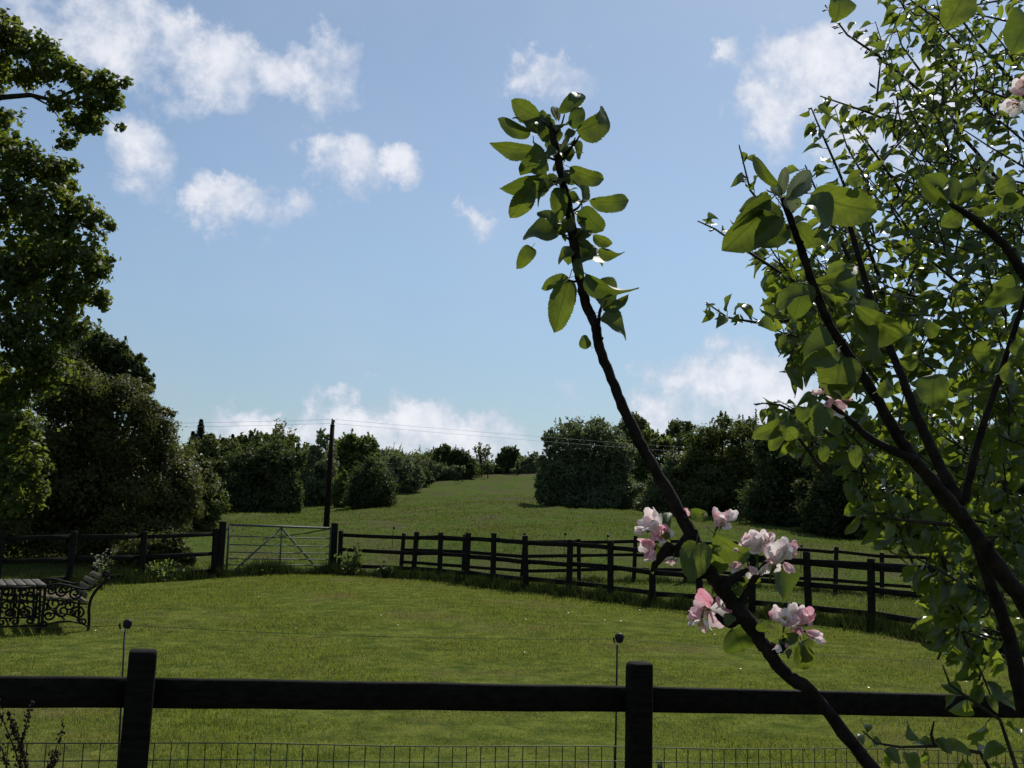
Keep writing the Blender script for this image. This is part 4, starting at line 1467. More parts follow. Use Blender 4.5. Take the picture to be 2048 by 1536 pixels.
def facing(B, T, tone):
    """leaf normal: mostly towards the viewer; tone +1 turned flat to the sun, -1 edge on to it"""
    X = (T - B).normalized()
    vw = (CAM - B).normalized()
    best, bs = None, -9
    for a in np.linspace(-75, 75, 11) + np.random.default_rng(int(abs(B.x * 9e4)) % 9999).uniform(-5, 5):
        n0 = (vw - X * vw.dot(X)).normalized()
        n = Matrix.Rotation(R(float(a)), 3, X) @ n0
        sc = abs(n.dot(SUN)) * tone + .55 * abs(n.dot(vw)) - .2 * (tone == 0) * abs(a) / 75
        if sc > bs:
            best, bs = n, sc
    return best


def put_leaf(parent, b, t, w_px, Y, tone=0.0, dz=None, meshes=None, name='leaf'):
    """b, t: photo pixels of leaf base and tip; the leaf grows there at distance about Y"""
    k = Y / FPX
    l = math.hypot(t[0] - b[0], t[1] - b[1])
    dz = random.uniform(-.35, .35) * l * k if dz is None else dz
    B = at(b[0], b[1], Y)
    T = at(t[0], t[1], Y + dz)
    n = facing(B, T, tone)
    c = max(.5, abs(n.dot((CAM - B).normalized())))
    me = random.choice(meshes or APL)
    return link(name, me, parent, frame(B, T, n, w_px * k / c))


def petal_mesh(seed):
    r = random.Random(seed)
    nx, ny = 8, 6
    V, Q = [], []
    for i in range(nx + 1):
        u = i / nx
        w = .42 * math.sin(math.pi * min(1, (u * .93 + .07)) ** .85) ** .7 * (0.25 + .85 * min(1, u * 1.7)) if u < .999 else .16
        for j in range(ny + 1):
            v = j / ny * 2 - 1
            uu = u - .06 * (v * v) * u
            z = .42 * uu ** 2 * (1 if seed % 3 else .6) + .50 * (v * w) ** 2 / .42 + .016 * math.sin(5 * v + 7 * u + seed) * u - (.25 * max(0, u - .75) if seed % 2 else 0)
            V.append((uu, v * w, z))
    for i in range(nx):
        for j in range(ny):
            a = i * (ny + 1) + j
            Q.append((a, a + 1, a + ny + 2, a + ny + 1))
    return mesh_np('petal', V, np.array(Q), M['petal'], True)


PET = [petal_mesh(s) for s in range(5)]


def stamen_mesh():
    mb = MB()
    for i in range(14):
        a = i * 2.4
        r = .10 + .16 * ((i * 7) % 5) / 5
        q = (r * math.cos(a), r * math.sin(a), .42 + .12 * ((i * 3) % 4) / 4)
        mb.tube([(.02 * math.cos(a), .02 * math.sin(a), 0), (q[0] * .6, q[1] * .6, .25), q], .013, 4)
        V = np.array(q) + .05 * np.array([(1, 0, 0), (-1, 0, 0), (0, 1, 0), (0, -1, 0), (0, 0, 1), (0, 0, -1)])
        mb.add(V, None, [(0, 2, 4), (2, 1, 4), (1, 3, 4), (3, 0, 4), (2, 0, 5), (1, 2, 5), (3, 1, 5), (0, 3, 5)])
    return mb.mesh('stamens', M['stamen'])


def calyx_mesh():
    mb = MB()
    mb.tube([(0, 0, -.75), (.03, 0, -.4), (0, 0, -.08), (0, 0, .02)], [.035, .04, .10, .06], 6)
    return mb.mesh('stalk', M['weed'])


STAM, CALYX = stamen_mesh(), calyx_mesh()


def blossom(parent, px, py, r_px, Y, axis_px, openness=.6, n=5, droop=0.0):
    """one apple flower: petals as sub-parts; axis_px = direction it faces in the picture plus depth"""
    k = Y / FPX
    c = at(px, py, Y)
    right, upv, bk = ROT @ Vector((1, 0, 0)), ROT @ Vector((0, 1, 0)), ROT @ Vector((0, 0, 1))
    ax = (right * axis_px[0] - upv * axis_px[1] + bk * axis_px[2]).normalized()
    rad = r_px * k
    q = ax.to_track_quat('Z', 'X')
    base = Matrix.Translation(c - ax * rad * .25) @ q.to_matrix().to_4x4() @ Matrix.Scale(rad, 4)
    f = link('blossom', CALYX, parent, base)
    for i in range(n):
        a = i * 6.283 / 5 + random.uniform(-.22, .22) + px
        op = openness + random.uniform(-.28, .28)
        if droop and random.random() < droop:
            op -= 1.1
        s = random.uniform(.88, 1.15)
        m = base @ Matrix.Rotation(a, 4, 'Z') @ Matrix.Translation((.05, 0, 0)) @ Matrix.Rotation(-op, 4, 'Y') @ Matrix.Rotation(random.uniform(-.3, .3), 4, 'X') @ Matrix.Scale(s, 4)
        link('petal', random.choice(PET), f, m)
    link('stamens', STAM, f, base)
    return f


def branch(parent, pts, r, Y, name='branch', mat='apple_bark', seg=9, bumps=True, Y1=None):
    """pts: photo pixels along the branch, r: radii in photo pixels"""
    P = []
    n = len(pts)
    rr = []
    # densify with Catmull-Rom so that the branch bends smoothly
    Q = [pts[0]] + list(pts) + [pts[-1]]
    rs_ = [r[0]] + list(r) + [r[-1]]
    for i in range(1, n):
        for u in np.linspace(0, 1, 7)[:-1] if i < n - 1 else np.linspace(0, 1, 7):
            p = [.5 * ((2 * Q[i][c]) + (-Q[i - 1][c] + Q[i + 1][c]) * u + (2 * Q[i - 1][c] - 5 * Q[i][c] + 4 * Q[i + 1][c] - Q[i + 2][c]) * u * u
                       + (-Q[i - 1][c] + 3 * Q[i][c] - 3 * Q[i + 1][c] + Q[i + 2][c]) * u ** 3) for c in (0, 1)]
            f = (i - 1 + u) / (n - 1)
            y = Y + ((Y1 if Y1 else Y) - Y) * f
            kk = .11 * (rs_[i] + (rs_[i + 1] - rs_[i]) * u) if bumps and P else 0
            P.append(at(p[0] + random.uniform(-kk, kk), p[1] + random.uniform(-kk, kk), y))
            rad = rs_[i] + (rs_[i + 1] - rs_[i]) * u
            rr.append(rad * y / FPX * (1 + (random.uniform(-.07, .10) if bumps else 0)))
    mb = MB()
    mb.tube(P, rr, seg)
    if bumps:
        for j in range(2, len(P) - 1):
            if random.random() < .16:   # spur or bud scar
                d = Vector((random.uniform(-1, 1), random.uniform(-1, .3), random.uniform(-.2, 1))).normalized()
                mb.tube([P[j], P[j] + d * rr[j] * 1.0, P[j] + d * rr[j] * 1.28 + UP * rr[j] * .15], [rr[j] * .6, rr[j] * .42, rr[j] * .22], 6)
    return mb.build(name, M[mat], parent, True)


YA = 1.62
AB = Vector((1.45, 1.75, 0.0))
apple = thing('apple_tree', 'apple tree with serrated leaves, pink blossom and a tall bare leading shoot', 'tree', (AB.x, AB.y, g1(AB.x, AB.y)))
z8 = lambda X, Y: (950 + X / 2.7925, 150 + Y / 2.7925)
z7 = lambda X, Y: (1150 + X / 3.4133, 1000 + Y / 3.4133)
z1 = lambda X, Y: (1380 + X / 3.066, Y / 3.066)
z2 = lambda X, Y: (1380 + X / 3.066, 500 + Y / 3.066)
z3 = lambda X, Y: (1480 + X / 2.866, 1000 + Y / 2.866)
# trunk out of sight below the right corner, and the leading branches
branch(apple, [(2250, 2350), (2190, 1800), (2130, 1500)], [60, 52, 40], 1.75, 'trunk', bumps=False)
branch(apple, [(2150, 1900), (1900, 1680), (1752, 1545), z7(1640, 1340), z7(1430, 1180), z7(1280, 980), z7(1180, 830), z7(1050, 670), z7(960, 560), z7(880, 400), z7(760, 180), (1335, 980),
               (1290, 905), (1255, 835), (1228, 770), (1200, 700), z8(670, 1400), z8(620, 1280), z8(585, 1130), z8(560, 1000), z8(545, 880), z8(525, 740), z8(490, 600), z8(465, 470), z8(440, 360), z8(425, 270)],
       [24, 18, 13, 12, 12, 13, 16, 14, 14, 13.5, 12.5, 12, 11.5, 11, 10.5, 10.2, 10.2, 10, 9.5, 10, 9.5, 9, 8.5, 8, 8, 4], YA)
branch(apple, [z7(1110, 740), z7(1170, 630), z7(1220, 540), z7(1300, 430)], [10, 7.5, 6.5, 5], YA, 'spur')
branch(apple, [z7(780, 240), z7(680, 330), z7(600, 250)], [10, 7, 3], YA, 'spur')
branch(apple, [z7(660, 300), z7(560, 420), z7(520, 490)], [12, 8, 3], YA, 'spur')
branch(apple, [z7(1000, 600), z7(1080, 540), z7(1180, 470)], [10, 8, 4], YA - .02, 'spur')
branch(apple, [z7(1330, 1000), z7(1400, 1020), z7(1430, 940)], [10, 8, 5], YA, 'spur')
branch(apple, [z7(1120, 800), z7(1050, 850), z7(960, 780)], [11, 7, 4], YA, 'spur')
branch(apple, [z8(690, 1400), z8(700, 1310), z8(735, 1260)], [4, 3, 2], YA, 'spur', bumps=False)
L1 = [  # base, tip, width, tone  (crop coordinates of the upper shoot)
    ((355, 240), (190, 150), 120, .2), ((355, 330), (232, 210), 95, -1), ((310, 330), (135, 272), 80, 1), ((330, 420), (58, 408), 95, 1), ((335, 375), (330, 540), 85, -1),
    ((470, 205), (618, 86), 80, .7), ((545, 300), (598, 168), 85, .1), ((575, 315), (792, 225), 135, 1), ((345, 250), (430, 330), 90, -1), ((470, 300), (520, 245), 75, -1),
    ((375, 345), (490, 302), 42, .8), ((495, 480), (575, 400), 80, -1), ((530, 520), (728, 612), 95, .4), ((430, 585), (140, 660), 130, .4), ((310, 640), (200, 802), 120, .2), ((445, 605), (325, 672), 55, -1),
    ((520, 610), (565, 525), 80, .9), ((600, 715), (600, 580), 100, -1), ((640, 705), (864, 720), 95, 1), ((480, 630), (480, 815), 95, .9), ((440, 840), (375, 745), 60, -1), ((600, 740), (705, 890), 125, .4),
    ((475, 885), (268, 870), 150, -1), ((320, 960), (243, 1067), 80, .5), ((555, 990), (458, 1035), 55, -1), ((570, 930), (660, 845), 85, -1), ((575, 1040), (700, 960), 120, -1), ((660, 895), (768, 950), 65, .4),
    ((690, 975), (832, 1026), 60, .6), ((560, 930), (580, 865), 60, .6), ((525, 1140), (443, 1418), 135, .8), ((525, 1130), (380, 1175), 55, -.2), ((612, 1118), (868, 1262), 85, 1), ((655, 1185), (790, 1240), 140, -1),
    ((705, 1300), (675, 1190), 70, -1), ((712, 1312), (868, 1225), 50, .9), ((705, 1350), (872, 1435), 95, -.6), ((645, 1515), (588, 1462), 66, .5), ((735, 1320), (822, 1262), 55, .3), ((500, 345), (560, 300), 45, .2),
    ((440, 300), (395, 210), 40, .5), ((420, 250), (365, 195), 36, .4), ((410, 470), (370, 430), 36, -.5), ((520, 800), (490, 870), 30, .1)]
for b, t, w, tone in L1:
    put_leaf(apple, z8(*b), z8(*t), w / 2.7925 * 1.06, YA + random.uniform(-.03, .03), tone)
for b, t, w in (((455, 260), (430, 185), 26), ((470, 260), (455, 170), 24), ((480, 420), (530, 330), 30)):
    put_leaf(apple, z8(*b), z8(*t), w / 2.7925, YA, 0, meshes=WOOL)
for (x, y) in ((455, 330), (470, 420), (500, 520), (470, 620), (500, 690), (540, 770), (530, 850), (560, 950), (610, 1010), (420, 300), (520, 380), (390, 450), (400, 590), (600, 830)):
    for q in range(2):
        a = random.uniform(0, 6.28)
        l = random.uniform(70, 120)
        put_leaf(apple, z8(x + 10 * math.cos(a), y + 10 * math.sin(a)), z8(x + l * math.cos(a), y + l * .9 * math.sin(a) + 10), random.uniform(16, 26), YA + random.uniform(-.03, .06), -1)
# twigs between leaf clusters and the stem
for a, b_ in (((490, 470), (560, 350)), ((470, 480), (350, 430)), ((480, 590), (350, 580)), ((545, 760), (600, 700)), ((530, 920), (440, 850)), ((580, 1150), (510, 1140)), ((585, 1150), (640, 1185)), ((450, 330), (500, 220)), ((440, 320), (370, 250)), ((500, 440), (600, 310))):
    branch(apple, [z8(*a), z8((a[0] + b_[0]) / 2 + 6, (a[1] + b_[1]) / 2 + 8), z8(*b_)], [3.2, 2.3, 1.6], YA, 'twig', bumps=False, seg=6)
L2 = [((830, 290), (800, 545), 165, -.3), ((950, 235), (1195, 440), 120, .6), ((905, 335), (1025, 535), 105, .5), ((1180, 590), (1078, 635), 62, 1), ((1075, 880), (1180, 1065), 190, -.1),
      ((1380, 455), (1490, 690), 140, -1), ((1530, 985), (1570, 1165), 110, -.2), ((1385, 955), (1535, 925), 65, .3), ((1290, 900), (1285, 820), 80, .3), ((640, 220), (622, 55), 55, 1),
      ((790, 70), (925, 140), 70, .1), ((945, 660), (960, 565), 32, .6), ((590, 320), (500, 490), 90, -.6), ((1215, 490), (1205, 590), 85, .2), ((1100, 560), (1040, 560), 90, -1), ((1550, 960), (1590, 1090), 80, -1),
      ((620, 215), (640, 290), 40, .8), ((830, 200), (780, 260), 45, .2), ((1080, 790), (1030, 850), 60, -1), ((1000, 330), (880, 330), 50, .2), ((1440, 1030), (1480, 1085), 40, -1)]
for b, t, w, tone in L2:
    put_leaf(apple, z7(*b), z7(*t), w / 3.4133 * 1.2, YA + random.uniform(-.03, .03), tone)
for (x, y, r, ax, op, n, dr) in (
        (560, 165, 125, (-.6, -.7, .35), .75, 5, 0), (520, 300, 95, (-.8, .35, .35), .7, 5, .15), (750, 120, 70, (.1, -.9, .5), .9, 3, 0), (985, 150, 100, (.3, -.9, .1), .95, 5, 0),
        (1235, 330, 135, (-.15, -.95, .2), 1.15, 5, .1), (1375, 400, 150, (.25, -.95, .1), 1.2, 5, .1), (1120, 440, 70, (-.9, .2, .4), .7, 3, .2), (1440, 440, 70, (.7, .6, .2), .9, 2, 0),
        (900, 745, 125, (-.55, -.2, .75), .35, 5, .35), (1010, 720, 80, (.3, -.4, .8), .5, 3, 0), (1430, 830, 125, (-.15, -.7, .7), .75, 5, 0), (1540, 830, 110, (.3, -.7, .4), .9, 5, 0), (1600, 910, 85, (.8, .3, .3), .9, 4, .2),
        (590, 240, 90, (-.3, -.3, .9), .6, 5, 0), (470, 210, 70, (-.9, -.2, .3), .8, 4, 0), (530, 360, 80, (-.5, .7, .4), .8, 4, .2), (1040, 130, 80, (.7, -.6, .2), .9, 4, 0), (1000, 170, 70, (0, -.6, .7), .7, 4, 0),
        (1290, 300, 110, (.1, -.6, .7), .8, 5, .1), (1420, 380, 110, (.6, -.5, .5), .9, 5, 0), (1330, 440, 90, (.1, .3, .9), .6, 4, .2), (1180, 300, 80, (-.7, -.5, .4), .9, 4, 0),
        (1390, 800, 80, (-.6, -.6, .4), 1.0, 4, 0), (1490, 780, 90, (.1, -.9, .3), 1.0, 5, 0), (1490, 880, 80, (.1, .3, .9), .6, 4, 0), (860, 830, 90, (-.3, .8, .4), .5, 4, .4), (1650, 950, 60, (.9, .3, .2), 1.0, 3, 0),
        (1390, 1000, 55, (-.3, .8, .3), .9, 3, 0), (665, 400, 60, (-.4, .7, .5), .8, 3, 0), (1190, 470, 75, (.1, .7, .5), .6, 3, 0)):
    blossom(apple, *z7(x, y), r / 3.4133 * 1.12, YA + random.uniform(-.025, .015), ax, op, n, dr)

def bud(parent, px, py, r_px, Y, axis_px):
    k = Y / FPX
    c = at(px, py, Y)
    right, upv, bk = ROT @ Vector((1, 0, 0)), ROT @ Vector((0, 1, 0)), ROT @ Vector((0, 0, 1))
    ax = (right * axis_px[0] - upv * axis_px[1] + bk * axis_px[2]).normalized()
    base = Matrix.Translation(c) @ ax.to_track_quat('Z', 'X').to_matrix().to_4x4() @ Matrix.Scale(r_px * k, 4)
    f = link('bud', CALYX, parent, base)
    for i in range(5):
        m = base @ Matrix.Rotation(i * 1.2566, 4, 'Z') @ Matrix.Translation((.12, 0, -.05)) @ Matrix.Rotation(-1.5, 4, 'Y') @ Matrix.Scale(.85, 4)
        link('petal', PET[0], f, m)
    return f


for (x, y, r, ax) in ((620, 210, 45, (-.2, -.9, .3)), (700, 400, 38, (-.4, .6, .5)), (880, 110, 40, (-.1, -.9, .4)), (1110, 350, 42, (-.7, -.5, .4)), (1330, 250, 40, (.2, -.9, .3)), (1480, 300, 45, (.7, -.6, .3)), (800, 830, 42, (-.7, .6, .3)),
                      (1350, 870, 40, (-.7, -.3, .4)), (1590, 860, 38, (.7, -.5, .4)), (1440, 980, 36, (.2, .8, .4))):
    bud(apple, *z7(x, y), r / 3.4133 * 1.15, YA - .01, ax)

# second big leading branch and its forks
YB = 1.62
branch(apple, [(2150, 1480), (2080, 1260), (2000, 1140), (1940, 1055), (1895, 1000), (1840, 935), (1795, 870), (1750, 790), (1712, 730), (1665, 660), (1630, 580), (1603, 500), (1578, 430), (1565, 395)],
       [18, 17, 16, 15, 14, 12.5, 11.5, 10.5, 9.6, 9.2, 8.5, 7.8, 7, 5], 1.78, Y1=YB)
branch(apple, [(1925, 1010), (1885, 945), (1835, 835), (1790, 720), (1760, 650), (1730, 560), (1700, 450), (1690, 400)], [14, 11, 9.5, 8, 7, 6.5, 5, 4], 1.95, Y1=2.1)
branch(apple, [(1930, 1000), (1955, 890), (1995, 765), (2036, 640), (2062, 560), (2080, 480)], [9, 7, 6, 5.5, 5, 3], 1.75, Y1=1.68)
branch(apple, [(2330, 1000), (2200, 790), (2110, 640), (2045, 545), (2008, 490), (1950, 440), (1902, 408)], [15, 13, 11.5, 10, 9, 7.5, 5], 1.7, Y1=1.55)
branch(apple, [(1830, 920), (1745, 880), (1700, 840), (1655, 805)], [9, 8, 6, 4], 1.7, 'spur', Y1=1.68)
branch(apple, [(2048, 1420), (2020, 1280), (1985, 1180), (1950, 1080)], [15, 13, 12, 10], 1.9, Y1=1.85)
L3 = [(z1, (500, 1225), (225, 1540), 215, .7), (z1, (745, 1195), (1152, 1330), 220, .7), (z1, (720, 1245), (900, 1300), 130, -1), (z1, (590, 1390), (405, 1500), 170, -.2), (z1, (540, 1140), (375, 980), 62, 1),
      (z1, (640, 1385), (745, 1500), 120, .1), (z1, (745, 1500), (850, 1420), 70, 1), (z1, (860, 1495), (962, 1440), 90, .8), (z1, (960, 1100), (1060, 1080), 80, .5), (z1, (500, 1290), (330, 1230), 90, -1), (z1, (470, 1300), (290, 1330), 60, -.8),
      (z2, (750, 190), (1055, 110), 62, .9), (z2, (865, 170), (1095, 260), 120, -.3), (z2, (740, 270), (520, 300), 75, -1), (z2, (700, 200), (640, 410), 150, .9), (z2, (780, 250), (885, 300), 60, -1),
      (z2, (1010, 350), (1312, 560), 180, .7), (z2, (990, 370), (1165, 500), 140, -1), (z2, (890, 570), (735, 590), 120, -.7), (z2, (905, 610), (750, 705), 95, .7), (z2, (925, 655), (890, 890), 200, .8), (z2, (850, 830), (1030, 870), 80, .7),
      (z2, (1075, 620), (1200, 640), 90, -1), (z2, (1275, 600), (1365, 560), 100, .8), (z2, (1180, 690), (1130, 650), 70, .7), (z2, (1150, 870), (1260, 810), 80, .5), (z2, (830, 960), (760, 1120), 110, .1), (z2, (700, 960), (690, 1050), 80, .5),
      (z2, (560, 1060), (430, 1150), 80, .5), (z2, (570, 1070), (490, 1240), 75, .8), (z2, (590, 1090), (640, 1170), 90, .6), (z2, (820, 1200), (820, 1300), 60, .9), (z2, (880, 1040), (900, 1130), 70, .7), (z2, (1010, 1200), (1020, 1330), 70, .9),
      (z1, (1640, 1255), (1722, 1100), 92, 1), (z1, (1745, 1120), (1885, 985), 60, 1), (z1, (1580, 1250), (1400, 1090), 70, .6), (z1, (1610, 1230), (1480, 1050), 60, -.5), (z1, (1640, 1230), (1580, 1080), 80, .1), (z1, (1650, 1300), (1560, 1380), 80, .8),
      (z1, (1870, 1170), (2020, 1110), 120, .5), (z1, (1720, 1280), (1900, 1260), 60, .7), (z1, (1880, 1270), (2040, 1170), 80, 1), (z1, (1690, 1180), (1790, 1200), 60, -.3), (z1, (1930, 1200), (2060, 1250), 90, .4), (z1, (1590, 1220), (1520, 1180), 50, -.8),
      (z1, (1680, -30), (1590, 150), 140, .4), (z1, (2080, 100), (2000, 280), 140, .7), (z1, (900, -30), (950, 80), 110, -.7), (z1, (1780, 1140), (1660, 1160), 60, -.6),
      (z2, (2000, 200), (1850, 330), 110, .7), (z2, (2010, 160), (1870, 220), 70, .9), (z2, (1980, 560), (2060, 640), 90, .9), (z2, (1900, 760), (2010, 720), 90, .5), (z2, (1840, 620), (1760, 640), 110, .8), (z2, (1400, 690), (1290, 680), 80, .8), (z2, (1640, 880), (1760, 870), 50, .9),
      (z2, (1530, 500), (1440, 480), 80, .6), (z2, (1500, 760), (1480, 950), 140, -.4), (z2, (1720, 950), (1640, 1000), 80, .7)]
for zf, b, t, w, tone in L3:
    put_leaf(apple, zf(*b), zf(*t), w / 3.066 * 1.15, 1.62 + random.uniform(-.05, .06), tone)
for b, t, w in (((590, 1230), (725, 1050), 110), ((560, 1200), (585, 1025), 70), ((600, 1200), (650, 1290), 90), ((610, 1210), (740, 1130), 70), ((560, 1210), (515, 1130), 60)):
    put_leaf(apple, z1(*b), z1(*t), w / 3.066, YB, 0, meshes=WOOL)
for (x, y, r, ax, op, n) in ((870, 930, 110, (.1, .5, .7), .6, 5), (800, 870, 70, (-.6, -.2, .6), .8, 4), (940, 905, 60, (.6, -.3, .4), .9, 4)):
    blossom(apple, *z2(x, y), r / 3.066, 1.68, ax, op, n)
for (x, y, r, ax, op, n) in ((2040, 560, 120, (-.5, -.5, .6), .8, 5), (2000, 640, 100, (-.6, .3, .6), .7, 5)):
    blossom(apple, *z1(x, y), r / 3.066, 1.62, ax, op, n)

# ------------------------------------------------------------------ pear tree behind: many small glossy leaves
PB = Vector((2.35, 3.0, g1(2.35, 3.0)))
pear = thing('pear_tree', 'leafy small-leaved pear tree with dark catkin-like fruitlets filling the right side', 'tree', PB)
branch(pear, [(2420, 2600), (2380, 1700), (2300, 1250), (2230, 900), (2160, 600), (2100, 300), (2060, 60)], [44, 40, 34, 26, 20, 14, 9], 3.0, 'trunk', 'bark')
POLY = np.array([(1635, -40), (1650, 30), (1690, 70), (1730, 105), (1762, 150), (1745, 195), (1700, 215), (1650, 190), (1612, 200), (1600, 250), (1598, 300), (1560, 330), (1500, 310), (1470, 290), (1440, 310), (1445, 350), (1480, 380), (1450, 420),
                 (1395, 440), (1395, 475), (1440, 480), (1490, 520), (1530, 560), (1490, 575), (1415, 600), (1412, 640), (1450, 665), (1540, 650), (1565, 700), (1565, 750), (1580, 790), (1520, 805), (1518, 860), (1545, 920), (1600, 930), (1650, 900), (1690, 950),
                 (1680, 1040), (1700, 1090), (1760, 1090), (1800, 1120), (1830, 1180), (1850, 1260), (1880, 1330), (1880, 1415), (1700, 1430), (1690, 1536), (1990, 1570), (2330, 1570), (2330, -40)])
LEAVES, BUDS = [], []
twb = MB()


def pear_shoot(pts, r=4.0, dens=1.0, name=None, leafpx=(22, 44), buds=.3):
    """pts: (px, py, Y) from root to tip; leaves alternate along it"""
    P = [at(*p) for p in pts]
    Pf = []
    for i in range(len(P) - 1):
        for u in np.linspace(0, 1, 6)[:-1]:
            Pf.append(P[i].lerp(P[i + 1], u))
    Pf.append(P[-1])
    rr = np.linspace(r, r * .3, len(Pf)) * pts[0][2] / FPX
    mb = MB()
    mb.tube(Pf, rr, 5, False)
    if name:
        mb.build(name, M['bark'], pear, True)
    else:
        twb.v += mb.v
        twb.q += [q + twb.n for q in mb.q]
        twb.n += mb.n
    L_ = sum((Pf[i + 1] - Pf[i]).length for i in range(len(Pf) - 1))
    m = int(max(2, L_ / .016 * dens))
    for j in range(m):
        u = (j + random.random()) / m
        f = u * (len(Pf) - 1)
        i = min(int(f), len(Pf) - 2)
        p = Pf[i].lerp(Pf[i + 1], f - i)
        d = (Pf[i + 1] - Pf[i]).normalized()
        o = Vector((random.gauss(0, 1), random.gauss(0, 1), random.gauss(0, 1) - .45))
        o = (o - d * o.dot(d)).normalized()
        dr = (o + d * random.uniform(.1, .9) + Vector((0, 0, -.55))).normalized()
        ln = random.uniform(*leafpx) / FPX * pts[0][2]
        LEAVES.append((p + dr * ln * .3, dr, ln, ln * random.uniform(.42, .6)))
        if random.random() < buds:
            q = p + o * .004
            BUDS.append((q, (o + d * .8 + Vector((0, 0, random.uniform(-.6, .5)))).normalized(), random.uniform(.012, .028)))


SPRAYS = [[(2050, 430, 3.2), (1950, 300, 3.1), (1850, 190, 3.0), (1755, 110, 2.95), (1695, 70, 2.9), (1650, 10, 2.9)], [(1930, 330, 3.2), (1830, 262, 3.1), (1740, 226, 3.0), (1640, 192, 3.0)],
          [(1760, 560, 2.9), (1720, 450, 2.9), (1680, 350, 2.85), (1645, 270, 2.85), (1622, 215, 2.8)], [(1600, 470, 2.6), (1540, 430, 2.6), (1500, 380, 2.6), (1478, 290, 2.6)],
          [(1680, 620, 2.6), (1560, 545, 2.6), (1490, 500, 2.55), (1430, 458, 2.55), (1395, 442, 2.55)], [(1680, 640, 2.6), (1590, 640, 2.6), (1510, 645, 2.55), (1455, 635, 2.55), (1412, 605, 2.5)],
          [(1720, 760, 2.5), (1640, 720, 2.5), (1590, 690, 2.45), (1570, 740, 2.45)], [(1700, 900, 2.4), (1620, 840, 2.4), (1560, 810, 2.35), (1522, 806, 2.35)], [(1660, 960, 2.4), (1600, 880, 2.4), (1545, 830, 2.35)],
          [(1700, 520, 2.7), (1650, 420, 2.7), (1610, 330, 2.7)], [(1880, 500, 3.0), (1800, 380, 3.0), (1745, 300, 2.9), (1700, 240, 2.9)], [(2000, 250, 3.2), (1900, 130, 3.2), (1820, 40, 3.1), (1790, -20, 3.1)],
          [(2060, 200, 3.2), (1960, 90, 3.2), (1880, -20, 3.2)], [(1980, 620, 2.9), (1860, 520, 2.9), (1790, 420, 2.9)], [(1885, 1110, 2.5), (1900, 1200, 2.45), (1935, 1290, 2.45), (1965, 1350, 2.4), (1985, 1400, 2.4)],
          [(1990, 1560, 2.5), (1960, 1505, 2.5), (1880, 1492, 2.5), (1800, 1494, 2.48), (1752, 1486, 2.45), (1725, 1462, 2.45)], [(1870, 1494, 2.5), (1862, 1470, 2.5), (1868, 1442, 2.5)], [(2040, 1560, 2.4), (2000, 1440, 2.4), (1900, 1370, 2.4), (1885, 1330, 2.4)],
          [(2010, 1200, 2.3), (1930, 1170, 2.3), (1860, 1130, 2.35), (1800, 1100, 2.35)], [(1900, 1050, 2.3), (1800, 1040, 2.3), (1720, 1020, 2.3)]]
for k_, s in enumerate(SPRAYS):
    low_ = s[0][1] > 1300
    pear_shoot(s, 4.5, (.6 if low_ else .95), 'branch', (26, 44) if s[0][2] > 2.7 else (30, 58), .1 if low_ else .35)
cnt = 0
tries = 0
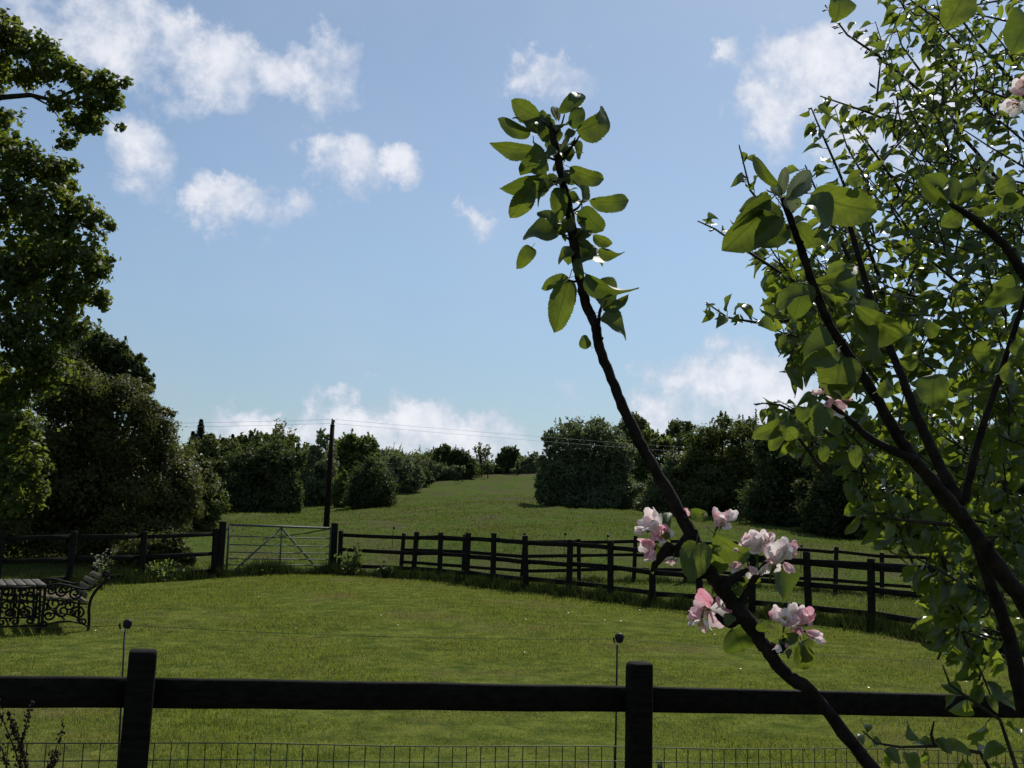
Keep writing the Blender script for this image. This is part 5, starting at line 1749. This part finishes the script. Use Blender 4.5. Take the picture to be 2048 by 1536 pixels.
while cnt < 255 and tries < 4000:
    tries += 1
    px, py = random.uniform(1560, 2150), random.uniform(-20, 1330)
    if py < 550 and px < 1700 and random.random() < .5:
        continue
    if py > 1100 and random.random() < .35:
        continue
    Y = random.uniform(2.25, 3.3)
    ang = random.gauss(2.1, .7)
    ln = random.uniform(90, 190)
    q = (px + math.cos(ang) * ln, py - math.sin(ang) * ln)
    if not (inside(POLY, np.array([px, q[0]]), np.array([py, q[1]])).all()):
        continue
    mid = ((px + q[0]) / 2 + random.uniform(-14, 14), (py + q[1]) / 2 + random.uniform(-4, 18))
    big = py > 560
    pear_shoot([(px, py, Y), (*mid, Y), (*q, Y + random.uniform(-.1, .1))], 2.6, .95 if big else .85, None, (28, 54) if big else (22, 42), .06 if big else .4)
    cnt += 1
twb.build('twigs', M['bark'], pear)['kind'] = 'stuff'
mats = []
for (p, d, l, w) in LEAVES:
    nrm = Vector((random.gauss(0, .7), random.gauss(-.75, .6), random.gauss(.3, .6)))
    if p.z > 2.35:      # upper sprays hang narrow and edge-on to the sun
        nrm = nrm - SUN * nrm.dot(SUN) * .8
        w *= .85
    if abs(nrm.normalized().dot(d)) > .95:
        nrm = Vector((0, -1, .2))
    mats.append(frame(p, p + d * l, nrm, w))
tip = pix(np.array([tuple(m @ Vector((.6, 0, 0))) for m in mats]))
ok = inside(POLY, tip[:, 0], tip[:, 1])
mats = [m for m, k in zip(mats, ok) if k]
tip = tip[ok]
size = np.array([m.to_3x3().col[0].length / np.linalg.norm(np.array(m.translation)) for m in mats])
vis = (tip[:, 0] < 2040) & (tip[:, 1] > 4) & (tip[:, 1] < 1530)
order = np.argsort(-size * vis)
for i in order[:300]:
    link('leaf', random.choice(PRL), pear, mats[i])
tv, tq = [], []
tmpl = []
for me in PRL:
    v = np.zeros(len(me.vertices) * 3)
    me.vertices.foreach_get('co', v)
    tmpl.append((v.reshape(-1, 3), np.array([tuple(p.vertices) for p in me.polygons])))
nn = 0
for i in order[300:]:
    v, q = tmpl[random.randrange(4)]
    A_ = np.array(mats[i])
    tv.append(v @ A_[:3, :3].T + A_[:3, 3])
    tq.append(q + nn)
    nn += len(v)
o = link('foliage', mesh_np('foliage', np.concatenate(tv), np.concatenate(tq), M['pear_leaf'], True), pear)
o['kind'] = 'stuff'
bmb = MB()
bp = pix(np.array([tuple(b[0]) for b in BUDS]))
for (p, d, l), k in zip(BUDS, inside(POLY, bp[:, 0], bp[:, 1])):
    if k:
        bmb.tube([p, p + d * l * .3, p + d * l * .7 + Vector((0, 0, -.002)), p + d * l], [.0008, .0026, .0030, .0008], 5, False)
o = bmb.build('catkins', M['bud'], pear)
o['kind'] = 'stuff'
print('pear leaves', len(mats), 'buds', len(BUDS))
